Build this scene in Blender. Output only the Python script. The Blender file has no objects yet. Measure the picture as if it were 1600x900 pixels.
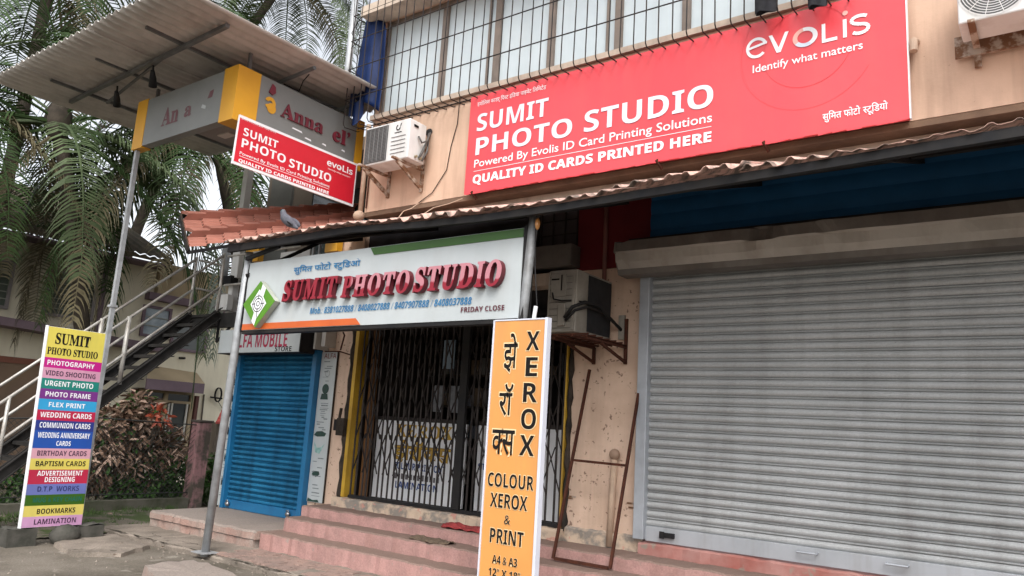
import bpy, bmesh, math, random
from mathutils import Vector, Matrix
random.seed(7)
S = bpy.context.scene
COL = S.collection
R = math.radians
PI = math.pi

# ---------------------------------------------------------------- camera
cam = bpy.data.cameras.new('camera')
cam.sensor_width = 36.0
cam.lens = 36.0 * 1193.8 / 1600.0
cam.clip_start = 0.05
cam.clip_end = 3000
co = bpy.data.objects.new('camera', cam)
COL.objects.link(co)
_yaw, _pitch, _roll = R(-36.289), R(10.674), R(3.508)
_f = Vector((math.sin(_yaw) * math.cos(_pitch), math.cos(_yaw) * math.cos(_pitch), math.sin(_pitch)))
_r0 = Vector((math.cos(_yaw), -math.sin(_yaw), 0))
_u0 = _r0.cross(_f)
_r = math.cos(_roll) * _r0 + math.sin(_roll) * _u0
_u = -math.sin(_roll) * _r0 + math.cos(_roll) * _u0
M = Matrix((( _r.x, _u.x, -_f.x, 0), (_r.y, _u.y, -_f.y, 0), (_r.z, _u.z, -_f.z, 1.65), (0, 0, 0, 1)))
co.matrix_world = M
S.camera = co

# ---------------------------------------------------------------- light
SUN_EL, SUN_AZ = R(50), R(142)       # azimuth measured clockwise from +Y
w = bpy.data.worlds.new('World'); S.world = w; w.use_nodes = True
nt = w.node_tree
sky = nt.nodes.new('ShaderNodeTexSky'); sky.sky_type = 'NISHITA'; sky.sun_disc = False
sky.sun_elevation = SUN_EL; sky.sun_rotation = SUN_AZ
sky.air_density = 1.0; sky.dust_density = 4.0; sky.ozone_density = 1.0
hs = nt.nodes.new('ShaderNodeHueSaturation'); hs.inputs['Saturation'].default_value = 0.22
bg = nt.nodes['Background']; bg.inputs['Strength'].default_value = 0.15
nt.links.new(sky.outputs[0], hs.inputs['Color']); nt.links.new(hs.outputs[0], bg.inputs['Color'])
sl = bpy.data.lights.new('sun', 'SUN'); sl.energy = 0.6; sl.angle = R(25); sl.color = (1.0, 0.96, 0.9)
so = bpy.data.objects.new('sun', sl); COL.objects.link(so)
_sd = Vector((math.sin(SUN_AZ) * math.cos(SUN_EL), math.cos(SUN_AZ) * math.cos(SUN_EL), math.sin(SUN_EL)))
so.rotation_euler = (-_sd).to_track_quat('-Z', 'Y').to_euler()
S.view_settings.view_transform = 'Standard'; S.view_settings.look = 'None'
S.view_settings.gamma = 1.0; S.view_settings.exposure = 1.12
S.render.film_transparent = False

# ---------------------------------------------------------------- materials
_mats = {}
def C4(c): return (c[0], c[1], c[2], 1.0)
def srgb(r, g, b):
    def f(v):
        v /= 255.0
        return v / 12.92 if v <= .04045 else ((v + .055) / 1.055) ** 2.4
    return (f(r), f(g), f(b))

def mat(name, c, c2=None, ns=2.5, rough=.7, metal=0., bump=0., bs=60., streak=None, sa=.5, ss=5.,
        spots=None, sps=30., spt=.66, top=None, lo=.35, hi=.65, spec=.5, sz=.35, grain=0.):
    """procedural paint: two tones by noise, optional vertical streaks, spots, dirt on upward faces, fine relief"""
    if name in _mats: return _mats[name]
    m = bpy.data.materials.new(name); m.use_nodes = True
    N = m.node_tree.nodes; L = m.node_tree.links
    b = N['Principled BSDF']
    b.inputs['Roughness'].default_value = rough; b.inputs['Metallic'].default_value = metal
    b.inputs['Specular IOR Level'].default_value = spec
    g = N.new('ShaderNodeNewGeometry')
    def noise(scale, detail=5, vec=None, rgh=.6):
        n = N.new('ShaderNodeTexNoise'); n.inputs['Scale'].default_value = scale
        n.inputs['Detail'].default_value = detail; n.inputs['Roughness'].default_value = rgh
        L.new(vec if vec is not None else g.outputs['Position'], n.inputs['Vector'])
        return n.outputs['Fac']
    def ramp(src, a, z):
        r = N.new('ShaderNodeMapRange'); r.inputs[1].default_value = a; r.inputs[2].default_value = z
        L.new(src, r.inputs[0]); return r.outputs[0]
    def mix(fac, A, B):
        x = N.new('ShaderNodeMix'); x.data_type = 'RGBA'
        L.new(fac, x.inputs['Factor'])
        if isinstance(A, tuple): x.inputs[6].default_value = C4(A)
        else: L.new(A, x.inputs[6])
        if isinstance(B, tuple): x.inputs[7].default_value = C4(B)
        else: L.new(B, x.inputs[7])
        return x.outputs[2]
    def mul(a, k):
        x = N.new('ShaderNodeMath'); x.operation = 'MULTIPLY'; L.new(a, x.inputs[0])
        if isinstance(k, float): x.inputs[1].default_value = k
        else: L.new(k, x.inputs[1])
        return x.outputs[0]
    if c2 is None: c2 = tuple(v * .8 for v in c)
    colr = mix(ramp(noise(ns), lo, hi), c, c2)
    if streak is not None:
        mp = N.new('ShaderNodeMapping'); mp.inputs['Scale'].default_value = (1, 1, sz / ss * 1.0)
        L.new(g.outputs['Position'], mp.inputs['Vector'])
        f = mul(ramp(noise(ss, 6, mp.outputs[0]), .48, .72), float(sa))
        colr = mix(f, colr, streak)
    if spots is not None:
        colr = mix(mul(ramp(noise(sps, 3), spt, spt + .05), .85), colr, spots)
    if top is not None:
        sx = N.new('ShaderNodeSeparateXYZ'); L.new(g.outputs['Normal'], sx.inputs[0])
        n2 = N.new('ShaderNodeMath'); n2.operation = 'MULTIPLY_ADD'
        L.new(noise(6.0), n2.inputs[0]); n2.inputs[1].default_value = .5; n2.inputs[2].default_value = -.25
        ad = N.new('ShaderNodeMath'); ad.operation = 'ADD'; L.new(sx.outputs[2], ad.inputs[0]); L.new(n2.outputs[0], ad.inputs[1])
        colr = mix(ramp(ad.outputs[0], .3, .75), colr, top)
    if grain > 0:
        gr_ = N.new('ShaderNodeMapRange'); gr_.inputs[1].default_value = .3; gr_.inputs[2].default_value = .7; gr_.inputs[3].default_value = 1 - grain; gr_.inputs[4].default_value = 1 + grain * .6
        L.new(noise(55., 6, None, .8), gr_.inputs[0])
        vm = N.new('ShaderNodeVectorMath'); vm.operation = 'SCALE'; L.new(colr, vm.inputs[0]); L.new(gr_.outputs[0], vm.inputs['Scale']); colr = vm.outputs[0]
    L.new(colr, b.inputs['Base Color'])
    if bump > 0:
        bp = N.new('ShaderNodeBump'); bp.inputs['Strength'].default_value = min(1., bump); bp.inputs['Distance'].default_value = .01
        L.new(noise(bs, 4), bp.inputs['Height']); L.new(bp.outputs[0], b.inputs['Normal'])
    _mats[name] = m
    return m

def flat(name, c, rough=.6, metal=0., spec=.5):
    return mat(name, c, tuple(v * .88 for v in c), ns=4., rough=rough, metal=metal, spec=spec)

PEACH = mat('peach_paint', (.63, .435, .318), (.54, .365, .262), ns=1.6, rough=.8, bump=.25, bs=25, streak=(.24, .15, .10), sa=.5, ss=4., spots=(.2, .12, .08), sps=16, spt=.70)
PEACH_OLD = mat('peach_worn', (.68, .50, .385), (.56, .40, .30), ns=2.2, rough=.85, bump=.4, bs=22, streak=(.2, .14, .1), sa=.3, ss=6., spots=(.17, .1, .07), sps=17, spt=.635)
PLASTER = mat('pale_plaster', (.55, .45, .36), (.40, .32, .26), ns=3, rough=.9, bump=.3, bs=30, streak=(.18, .15, .12), sa=.5)
BROKEN = mat('broken_plaster', (.52, .40, .30), (.24, .21, .18), ns=5, rough=.95, bump=.8, bs=25, spots=(.5, .24, .19), sps=7, spt=.6, lo=.44, hi=.56)
MAROON = mat('maroon_paint', (.16, .018, .022), (.12, .014, .018), ns=2, rough=.6, spec=.18)
BLUESHEET = mat('blue_sheet', (.014, .095, .23), (.010, .07, .17), ns=2, rough=.65, spec=.18)
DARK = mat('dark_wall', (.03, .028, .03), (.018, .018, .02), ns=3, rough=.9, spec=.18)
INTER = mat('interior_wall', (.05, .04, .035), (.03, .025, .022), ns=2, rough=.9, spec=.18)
SOFFIT = mat('soffit_brown', (.20, .125, .08), (.12, .075, .05), ns=3, rough=.9, bump=.3)
GREYSHUT = mat('galvanised_slat', (.43, .44, .445), (.36, .37, .375), ns=1.2, rough=.6, metal=.1, streak=(.16, .15, .14), sa=.32, ss=5., grain=.2, spots=(.1, .09, .08), sps=26, spt=.72)
GREYRAIL = mat('galvanised_rail', (.42, .45, .49), (.32, .34, .37), ns=3, rough=.5, metal=.3)
BLUESHUT = mat('blue_slat', (.020, .16, .31), (.011, .10, .21), ns=2.6, rough=.55, streak=(.010, .04, .085), sa=.7, ss=7, grain=.25, spots=(.22, .36, .46), sps=13, spt=.755, spec=.18)
BLUEFRAME = mat('blue_frame', (.014, .155, .33), (.012, .11, .25), ns=3, rough=.4)
HOODM = mat('hood_metal', (.21, .195, .18), (.14, .128, .118), ns=2.2, rough=.55, metal=.2, streak=(.1, .08, .06), sa=.5, ss=4, spec=.18)
GATEM = mat('gate_steel', (.060, .050, .046), (.036, .031, .03), ns=5, rough=.6, metal=.3, spec=.18)
YELLOW = mat('yellow_paint', (.62, .38, .03), (.45, .26, .02), ns=4, rough=.5, streak=(.12, .08, .03), sa=.5)
WOODDK = mat('dark_wood', (.06, .045, .035), (.02, .018, .015), ns=8, rough=.85, bump=.5, bs=40, spec=.18)
WHITE = mat('white_vinyl', (.47, .505, .515), (.41, .445, .455), ns=1.3, rough=.35, streak=(.38, .38, .36), sa=.35, ss=3.)
WHITEP = mat('white_print', (.80, .81, .83), (.76, .77, .80), ns=2, rough=.45)
PRINTG = mat('grey_white_print', (.66, .69, .76), (.62, .65, .72), ns=2, rough=.45)
PINKP = mat('pink_print', (.80, .42, .36), (.78, .38, .34), rough=.5)
REDV = mat('red_vinyl', (.74, .070, .085), (.66, .055, .07), ns=.8, rough=.32, bump=.5, bs=2.2, streak=(.5, .10, .09), sa=.25, ss=3., spots=(.75, .3, .25), sps=5, spt=.82)
REDB = mat('red_banner', (.62, .016, .035), (.52, .014, .028), ns=1.2, rough=.4, bump=.6, bs=3.)
GREENV = mat('green_vinyl', (.03, .105, .004), (.025, .085, .004), rough=.4)
LOGOG = mat('logo_green', (.09, .27, .012), (.07, .21, .01), rough=.4)
ORANGEV = mat('orange_vinyl', (.58, .12, .022), (.50, .09, .018), ns=2, rough=.4, spots=(.62, .24, .12), sps=9, spt=.7)
BLUEP = mat('blue_print', (.014, .14, .33), (.018, .18, .37), ns=14, rough=.5)
NAVYP = mat('navy_print', (.012, .06, .26), (.01, .05, .2), rough=.5)
DARKRED = mat('dark_red_print', (.11, .012, .025), (.09, .01, .02), rough=.5)
MAGENTA = mat('crimson_print', (.36, .012, .06), (.28, .01, .045), rough=.5)
BLACKP = mat('black_print', (.008, .007, .007), (.014, .012, .012), rough=.6, spec=.15)
CRIMSIDE = mat('letter_side', (.13, .006, .014), (.10, .005, .012), rough=.5)
ORSIGN = mat('orange_panel', (.68, .31, .085), (.62, .275, .075), ns=1.5, rough=.42, streak=(.40, .2, .08), sa=.35, ss=4, spots=(.25, .1, .03), sps=4, spt=.84)
STEELW = mat('pale_steel', (.44, .46, .48), (.30, .31, .32), ns=7, rough=.5, metal=.3, streak=(.16, .13, .1), sa=.4, ss=9)
STEELD = mat('dark_steel', (.016, .016, .018), (.026, .024, .023), ns=6, rough=.6, metal=.2, spec=.18)
STAIRM = mat('stair_steel', (.05, .047, .045), (.028, .027, .026), ns=6, rough=.5, metal=.3, spec=.18)
RAILM = mat('rail_steel', (.50, .49, .46), (.34, .31, .28), ns=8, rough=.45, metal=.35)
RUST = mat('rust_steel', (.085, .03, .018), (.05, .02, .014), ns=14, rough=.9, bump=.4, bs=80, spec=.18)
RUSTW = mat('rusty_bracket', (.40, .33, .27), (.16, .075, .035), ns=10, rough=.85, lo=.42, hi=.55)
ACW = mat('ac_white', (.68, .68, .67), (.60, .60, .59), ns=3, rough=.5, streak=(.34, .30, .25), sa=.35, ss=6)
ACB = mat('ac_beige', (.31, .285, .245), (.21, .19, .16), ns=4, rough=.6, streak=(.13, .11, .09), sa=.5, ss=6)
ACFIN = mat('ac_fins', (.03, .03, .032), (.02, .02, .022), ns=9, rough=.7, spec=.18)
ACGR = mat('ac_grille', (.20, .20, .20), (.15, .15, .15), ns=5, rough=.6)
TILE = mat('terracotta_sheet', (.37, .155, .115), (.28, .12, .09), ns=3, rough=.55, streak=(.2, .08, .06), sa=.4, ss=4, spec=.18)
AWN = mat('weathered_roof_sheet', (.58, .37, .31), (.17, .135, .115), ns=6.5, rough=.85, bump=.4, lo=.46, hi=.60, spec=.18)
CANO = mat('canopy_sheet', (.50, .475, .44), (.40, .375, .345), ns=1.4, rough=.7, streak=(.14, .11, .09), sa=.4, ss=3., spots=(.12, .07, .05), sps=3.2, spt=.72)
ANNG = mat('grey_panel', (.20, .205, .20), (.165, .17, .165), ns=1.5, rough=.4)
ANNY = mat('amber_panel', (.66, .33, .02), (.58, .28, .016), ns=2, rough=.4)
UNDER = mat('panel_underside', (.19, .18, .17), (.15, .14, .13), rough=.7)
ROAD = mat('road_surface', (.20, .175, .145), (.11, .095, .075), ns=1.1, rough=.9, grain=.45, bump=.5, bs=45, spots=(.28, .25, .21), sps=2.6, spt=.62, spec=.18)
PAVE = mat('cement_pavement', (.29, .245, .205), (.17, .145, .12), ns=2.2, grain=.4, rough=.92, bump=.5, bs=35, spots=(.1, .085, .07), sps=4.5, spt=.66, spec=.18)
PAVP = mat('pink_paver', (.34, .225, .185), (.23, .165, .14), ns=3.5, grain=.35, rough=.92, bump=.4, bs=40)
MOSS = mat('mossy_ground', (.14, .12, .09), (.05, .075, .015), ns=2.2, grain=.5, lo=.46, hi=.54, rough=.95, bump=.6, bs=30)
SOIL = mat('garden_soil', (.10, .08, .055), (.06, .06, .03), ns=1.2, rough=.95, bump=.5)
STEPP = mat('pink_step', (.45, .26, .235), (.34, .205, .185), ns=4.5, rough=.85, grain=.3, spots=(.29, .245, .215), sps=8, spt=.665, bump=.3, bs=25, streak=(.25, .13, .1), sa=.3, ss=5, top=(.215, .15, .125), spec=.18)
SLABG = mat('grey_slab', (.31, .27, .235), (.36, .225, .185), ns=2.3, grain=.4, rough=.9, bump=.5, bs=25, spots=(.14, .11, .09), sps=8, spt=.68, top=(.27, .225, .195))
PINKWALL = mat('pink_base_wall', (.40, .215, .19), (.30, .095, .075), ns=2.4, rough=.85, bump=.4, bs=22, spots=(.25, .22, .18), sps=5, spt=.62)
PILLARM = mat('mossy_pink_pillar', (.33, .175, .18), (.085, .07, .055), ns=4.2, rough=.9, bump=.5, bs=25, streak=(.05, .045, .04), sa=.85, ss=9, lo=.42, hi=.58)
HOUSE = mat('cream_wall', (.78, .73, .58), (.70, .65, .51), ns=.9, rough=.85, bump=.1, streak=(.35, .3, .22), sa=.3, ss=2)
HTAN = mat('tan_band', (.42, .33, .21), (.33, .26, .165), ns=1, rough=.85)
HPURP = mat('mauve_trim', (.20, .145, .175), (.155, .11, .135), ns=2, rough=.8)
HBROWN = mat('brown_wall', (.16, .105, .07), (.12, .08, .055), ns=1.2, rough=.85)
HROOF = mat('old_clay_tiles', (.14, .11, .075), (.085, .075, .05), ns=5, rough=.9, bump=.5, bs=20)
HFRAME = mat('window_frame_grey', (.26, .235, .235), (.2, .18, .18), rough=.6)
TRUNK = mat('palm_bark', (.085, .07, .055), (.045, .038, .03), ns=6, rough=.95, bump=.8, bs=14, spec=.18)
FROND = mat('palm_leaf', (.052, .090, .030), (.026, .050, .016), ns=.9, rough=.65, spec=.18)
FRONDY = mat('palm_leaf_old', (.19, .165, .10), (.11, .095, .055), ns=1.2, rough=.55, spec=.18)
FROND2 = mat('palm_leaf_bright', (.11, .145, .07), (.065, .095, .045), ns=1., rough=.45, spec=.18)
CROTON = mat('brown_leaf', (.20, .125, .085), (.11, .07, .048), ns=7, rough=.65, spec=.18)
CROTON2 = mat('pale_brown_leaf', (.45, .33, .26), (.30, .20, .15), ns=7, rough=.65, spec=.18)
CROTONR = mat('red_leaf', (.42, .085, .035), (.33, .06, .03), ns=7, rough=.5)
GREENLEAF = mat('green_leaf', (.05, .11, .025), (.03, .07, .018), ns=4, rough=.65, spec=.18)
MESHW = mat('chain_wire', (.05, .05, .048), (.03, .03, .03), ns=6, rough=.6, metal=.3)
MULL = mat('window_mullion', (.21, .165, .135), (.15, .12, .1), ns=5, rough=.6)
GRILLE = mat('window_bar', (.022, .021, .022), (.04, .03, .026), ns=9, rough=.6, spec=.18)
TARP = mat('blue_tarp', (.006, .022, .095), (.004, .014, .06), ns=4, rough=.5, bump=.3, bs=12, spec=.18)
CLOTH = mat('charcoal_cloth', (.03, .03, .035), (.02, .02, .022), ns=12, rough=.95, spec=.18)
REDRAG = mat('red_rag', (.30, .035, .035), (.2, .025, .025), ns=12, rough=.95, bump=.6, bs=60)
MATRAG = mat('jute_mat', (.15, .105, .07), (.09, .065, .045), ns=20, rough=.95, bump=.8, bs=90)
BULB = mat('amber_bulb', (.55, .27, .09), (.45, .2, .06), rough=.25)
PIPEM = mat('painted_pipe', (.50, .36, .26), (.38, .27, .2), ns=6, rough=.7)
STONE = mat('dark_stone', (.09, .085, .075), (.05, .05, .042), ns=6, rough=.95, bump=.7, bs=18, spec=.18)
REDTILE = mat('red_roof_tile', (.50, .08, .06), (.4, .06, .05), rough=.6)
LIGHTP = mat('lamp_diffuser', (.45, .42, .38), (.4, .37, .34), rough=.5)
PIGG = mat('pigeon_grey', (.12, .12, .14), (.085, .085, .105), ns=20, rough=.7, spec=.18)
PIGN = mat('pigeon_neck', (.05, .10, .085), (.07, .05, .09), ns=18, rough=.4)
PIGL = mat('pigeon_leg', (.4, .12, .1), rough=.6)
def glass_mat(name, c, rough=.12, spec=.9):
    m = mat(name, c, tuple(v * .9 for v in c), ns=.7, rough=rough, spec=spec); return m
PANE = mat('frosted_pane', (.58, .645, .67), (.50, .565, .60), ns=1.1, rough=.2, spec=.6, streak=(.42, .46, .47), sa=.35, ss=3.)  # frosted glass; its pale base colour also stands in for reflected sky
DGLASS = glass_mat('dark_pane', (.03, .04, .045), .06, .9)

# ---------------------------------------------------------------- mesh helpers
class MB:
    def __init__(s): s.v = []; s.f = []
    def add(s, vs, fs):
        n = len(s.v); s.v += [Vector(p) for p in vs]; s.f += [tuple(i + n for i in f) for f in fs]; return s
    def box(s, x0, x1, y0, y1, z0, z1):
        return s.add([(x0,y0,z0),(x1,y0,z0),(x1,y1,z0),(x0,y1,z0),(x0,y0,z1),(x1,y0,z1),(x1,y1,z1),(x0,y1,z1)],
                     [(0,3,2,1),(4,5,6,7),(0,1,5,4),(1,2,6,5),(2,3,7,6),(3,0,4,7)])
    def quad(s, a, b, c, d): return s.add([a, b, c, d], [(0,1,2,3)])
    def bar(s, p, q, wd, ht, up=(0,0,1)):
        p = Vector(p); q = Vector(q); d = (q - p).normalized(); u = Vector(up)
        if abs(d.dot(u)) > .98: u = Vector((0, 1, 0))
        a = d.cross(u).normalized() * wd / 2; b = a.cross(d).normalized() * ht / 2
        return s.add([p-a-b, p+a-b, p+a+b, p-a+b, q-a-b, q+a-b, q+a+b, q-a+b],
                     [(0,3,2,1),(4,5,6,7),(0,1,5,4),(1,2,6,5),(2,3,7,6),(3,0,4,7)])
    def tube(s, pts, r, n=8, cap=True):
        pts = [Vector(p) for p in pts]; k = len(pts); rr = r if isinstance(r, (list, tuple)) else [r] * k
        base = len(s.v); prev = None
        for i, p in enumerate(pts):
            d = (pts[min(i+1, k-1)] - pts[max(i-1, 0)]).normalized()
            if prev is None:
                ref = Vector((0, 0, 1)) if abs(d.z) < .9 else Vector((1, 0, 0))
                a = d.cross(ref).normalized()
            else:
                a = (prev - d * prev.dot(d)).normalized()
            prev = a; b = d.cross(a)
            for j in range(n):
                t = 2 * PI * j / n
                s.v.append(p + (a * math.cos(t) + b * math.sin(t)) * rr[i])
        for i in range(k - 1):
            for j in range(n):
                q = base + i * n + j; q2 = base + i * n + (j + 1) % n
                s.f.append((q, q2, q2 + n, q + n))
        if cap:
            s.f.append(tuple(base + j for j in reversed(range(n)))); s.f.append(tuple(base + (k-1) * n + j for j in range(n)))
        return s
    def grid(s, fn, nu, nv):
        base = len(s.v)
        for i in range(nu + 1):
            for j in range(nv + 1): s.v.append(Vector(fn(i / nu, j / nv)))
        for i in range(nu):
            for j in range(nv):
                a = base + i * (nv + 1) + j
                s.f.append((a, a + nv + 1, a + nv + 2, a + 1))
        return s
    def prism(s, poly, fn, d0, d1):
        """poly: (u,v) outline; fn(u,v,d) -> point"""
        n = len(poly); b = len(s.v)
        for d in (d0, d1):
            for u, v in poly: s.v.append(Vector(fn(u, v, d)))
        s.f.append(tuple(b + i for i in range(n))); s.f.append(tuple(b + n + i for i in reversed(range(n))))
        for i in range(n):
            j = (i + 1) % n; s.f.append((b + i, b + n + i, b + n + j, b + j))
        return s
    def ell(s, c, rx, ry, rz, nu=10, nv=7, rot=None):
        c = Vector(c); base = len(s.v)
        for i in range(nv + 1):
            t = PI * i / nv
            for j in range(nu):
                p = 2 * PI * j / nu
                v = Vector((rx * math.sin(t) * math.cos(p), ry * math.sin(t) * math.sin(p), rz * math.cos(t)))
                if rot is not None: v = rot @ v
                s.v.append(c + v)
        for i in range(nv):
            for j in range(nu):
                s.f.append((base+i*nu+j, base+i*nu+(j+1)%nu, base+(i+1)*nu+(j+1)%nu, base+(i+1)*nu+j))
        return s
    def mesh(s, name, org=Vector((0,0,0)), smooth=False):
        m = bpy.data.meshes.new(name)
        m.from_pydata([tuple(v - org) for v in s.v], [], s.f)
        if smooth:
            for p in m.polygons: p.use_smooth = True
        m.update(); return m
    def build(s, name, material, parent=None, smooth=False, label=None, kind=None, bevel=0.):
        org = wloc(parent) if parent is not None else Vector((0,0,0))
        o = bpy.data.objects.new(name, s.mesh(name, org, smooth))
        o.data.materials.append(material); COL.objects.link(o)
        if parent is not None: o.parent = parent
        if label: o['label'] = label
        if kind: o['kind'] = kind
        if bevel:
            md = o.modifiers.new('bevel', 'BEVEL'); md.width = bevel; md.segments = 2; md.limit_method = 'ANGLE'
        return o

def wloc(o):
    v = Vector((0,0,0))
    while o is not None:
        v = v + o.location; o = o.parent
    return v

def thing(name, label, cat, loc=(0,0,0), group=None):
    o = bpy.data.objects.new(name, None); o.empty_display_size = .1; COL.objects.link(o)
    o.location = loc; o['label'] = label; o['category'] = cat
    if group: o['group'] = group
    return o

def inst(o, parent, loc, rot=None, scale=None):
    c = o.copy(); COL.objects.link(c); c.parent = parent; c.location = loc
    if rot is not None: c.rotation_euler = rot
    if scale is not None: c.scale = scale
    return c

def rough_box(mb, x0, x1, y0, y1, z0, z1, n=40, j=.012, ch=.02, seed=0, ends=True):
    """long block along X whose front top edge is worn: front at y0"""
    rg = random.Random(seed)
    prof0 = [(y0, z0), (y0, z1 - ch), (y0 + ch, z1), (y1, z1), (y1, z0)]
    base = len(mb.v); m = len(prof0)
    for i in range(n + 1):
        x = x0 + (x1 - x0) * i / n
        a, b2 = rg.uniform(-j, j), rg.uniform(-j, j) * .6
        if rg.random() < .1: a += j * 1.5
        for k, (y, z) in enumerate(prof0):
            dy = a if k in (1, 2) else (a * .4 if k == 0 else 0)
            dz = b2 if k in (1, 2) else 0
            mb.v.append(Vector((x, y + dy, z + dz)))
    for i in range(n):
        for k in range(m - 1):
            q = base + i * m + k
            mb.f.append((q, q + m, q + m + 1, q + 1))
    if ends:
        mb.f.append(tuple(base + k for k in range(m))); mb.f.append(tuple(base + n * m + k for k in reversed(range(m))))
    return mb

# ---------------------------------------------------------------- lettering
_bases = {'sb': (0x1D5D4, 0x1D5EE, 0x1D7EC), 's': (0x1D5A0, 0x1D5BA, 0x1D7E2), 'b': (0x1D400, 0x1D41A, 0x1D7CE),
          'bi': (0x1D468, 0x1D482, None), 'sbi': (0x1D63C, 0x1D656, None)}
_cap = {'r': .682, 'sb': .714, 's': .714, 'b': .678, 'bi': .671, 'sbi': .714, 'd': .622}
def _map(s, f):
    if f not in _bases: return s
    A, a, d = _bases[f]; o = ''
    for ch in s:
        if 'A' <= ch <= 'Z': o += chr(A + ord(ch) - 65)
        elif 'a' <= ch <= 'z': o += chr(a + ord(ch) - 97)
        elif ch.isdigit() and d and ord(ch) < 128: o += chr(d + int(ch))
        else: o += ch
    return o
_dg = None
def _glyphs(body, off, ext, res):
    c = bpy.data.curves.new('t', 'FONT'); c.body = body; c.offset = off; c.extrude = ext; c.resolution_u = res
    o = bpy.data.objects.new('t', c); COL.objects.link(o)
    dg = bpy.context.evaluated_depsgraph_get()
    m = bpy.data.meshes.new_from_object(o.evaluated_get(dg))
    bpy.data.objects.remove(o); bpy.data.curves.remove(c)
    return m
def glyph_data(s, font, off=0., ext=0., res=3):
    """vertices and faces of a string; {x} marks a half letter (its stem cut off)"""
    parts = []; cur = ''; i = 0
    while i < len(s):
        if s[i] == '{':
            if cur: parts.append((cur, None)); cur = ''
            parts.append((s[i+1], .60 if s[i+1] == 'क' else .44)); i += 3
        else: cur += s[i]; i += 1
    if cur: parts.append((cur, None))
    V = []; F = []; x = 0.
    for body, cut in parts:
        m = _glyphs(_map(body, font), off, ext, res)
        if cut:
            bm = bmesh.new(); bm.from_mesh(m)
            bmesh.ops.bisect_plane(bm, geom=bm.verts[:] + bm.edges[:] + bm.faces[:], plane_co=(cut, 0, 0), plane_no=(1, 0, 0), clear_outer=True)
            bm.to_mesh(m); bm.free()
        n = len(V)
        V += [(v.co.x + x, v.co.y, v.co.z) for v in m.vertices]
        F += [tuple(k + n for k in p.vertices) for p in m.polygons]
        if m.vertices: x = max(v[0] for v in V) - (.02 if cut else 0) + (.28 if body.endswith(' ') else 0)
        bpy.data.meshes.remove(m)
    return V, F

def plane_fn(kind, val, lean=0., z0=0.):
    if kind == 'Y': return lambda u, v, d: (u, val - d, v)               # faces -Y
    return lambda u, v, d: (val + d, u - lean * (v - z0), v)             # faces +X

def lettering(parent, fn, row, material, d=.003, off=None, ext=0., slant=0., name='lettering', grow=0., res=3, split=None):
    s, font, u0, u1, v0, h = row
    f = {'r2': 'r', 'sb2': 'sb', 'nb': 'sb', 'sn': 'sb', 'b0': 'sb', 'lo': 's'}.get(font, font)
    if off is None: off = {'r2': .008, 'sb2': .018, 'lo': .022, 'd': .012, 'b': .014, 'bi': .02}.get(font, 0.)
    off += grow
    V, F = glyph_data(s, f, off, ext, res)
    if not V: return None
    xs = [v[0] for v in V]; a, b = min(xs), max(xs)
    sx = (u1 - u0) / (b - a); sy = h / _cap[f]
    if font == 'lo' and s.islower() and len(s) == 1:
        ys = [v[1] for v in V]; sy = h / (max(ys) - min(0, min(ys)))
    if grow: sx = sx * (b - a - 2 * grow) / (b - a) if False else sx
    zs = [v[2] for v in V]; zmin = min(zs)
    mb = MB()
    mb.v = [Vector(fn(u0 + (v[0] - a) * sx + slant * v[1] * sy, v0 + v[1] * sy, d + (v[2] - zmin) * sy)) for v in V]
    mb.f = F
    return mb.build(name, material, parent)
# ================================================================ SETTING
def structure(name, mb, m, smooth=False):
    o = mb.build(name, m, None, smooth); o['kind'] = 'structure'; return o

g = MB(); g.quad((-600, -600, -.02), (600, -600, -.02), (600, 600, -.02), (-600, 600, -.02))
structure('ground', g, SOIL)
rg = random.Random(3)
def ground_h(x, y):
    return .012 * math.sin(x * 1.7 + y * .6) + .010 * math.sin(y * 2.9 - x * .8)
g = MB(); g.grid(lambda a, b: (-24 + 40 * a, -14 + 19.45 * b, ground_h(-24 + 40 * a, -14 + 19.45 * b) * .6 + .02), 90, 50)
structure('road', g, ROAD, True)
# mossy strip between the boundary wall and the platform
g = MB(); g.grid(lambda a, b: (-12.5 + 2.2 * a, 3.2 + 4.2 * b, .047 + .012 * math.sin(9 * a + 7 * b)), 16, 24)
structure('verge', g, MOSS, True)
# cement pavement, with a broken lip along the road
pv = MB(); rough_box(pv, -10.6, 3.0, 5.44, 7.3, -.05, .085, n=110, j=.02, ch=.018, seed=5)
pav = structure('pavement', pv, PAVE)
# thin cement patches lying on the road in front of the pavement
def patch(pts, z0, z1, seed):
    m = MB(); rg = random.Random(seed); P = []
    for i in range(len(pts)):
        a = Vector(pts[i]); b = Vector(pts[(i + 1) % len(pts)])
        for k in range(6):
            q = a.lerp(b, k / 6); P.append((q.x + rg.uniform(-.02, .02), q.y + rg.uniform(-.02, .02)))
    c = Vector((sum(p[0] for p in P) / len(P), sum(p[1] for p in P) / len(P)))
    n = len(P)
    for p in P: m.v.append(Vector((p[0], p[1], z0)))
    for p in P: m.v.append(Vector((p[0] + (c.x - p[0]) * .05, p[1] + (c.y - p[1]) * .05, z1 + rg.uniform(-.012, .006))))
    m.v.append(Vector((c.x, c.y, z1)))
    for i in range(n):
        j = (i + 1) % n; m.f.append((i, j, n + j, n + i)); m.f.append((n + i, n + j, 2 * n))
    return m
o = patch([(-7.62, 4.42), (-7.62, 4.98), (-6.85, 4.93), (-6.1, 4.6), (-6.7, 4.05)], -.03, .135, 11).build('cement_block', SLABG)
o['label'] = 'low broken grey cement block on the road beside the pale post'; o['category'] = 'cement block'
o = patch([(-9.75, 4.5), (-10.1, 5.35), (-9.0, 5.3), (-8.6, 4.75), (-8.9, 4.35)], -.03, .075, 12).build('cement_patch', PAVE)
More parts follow.
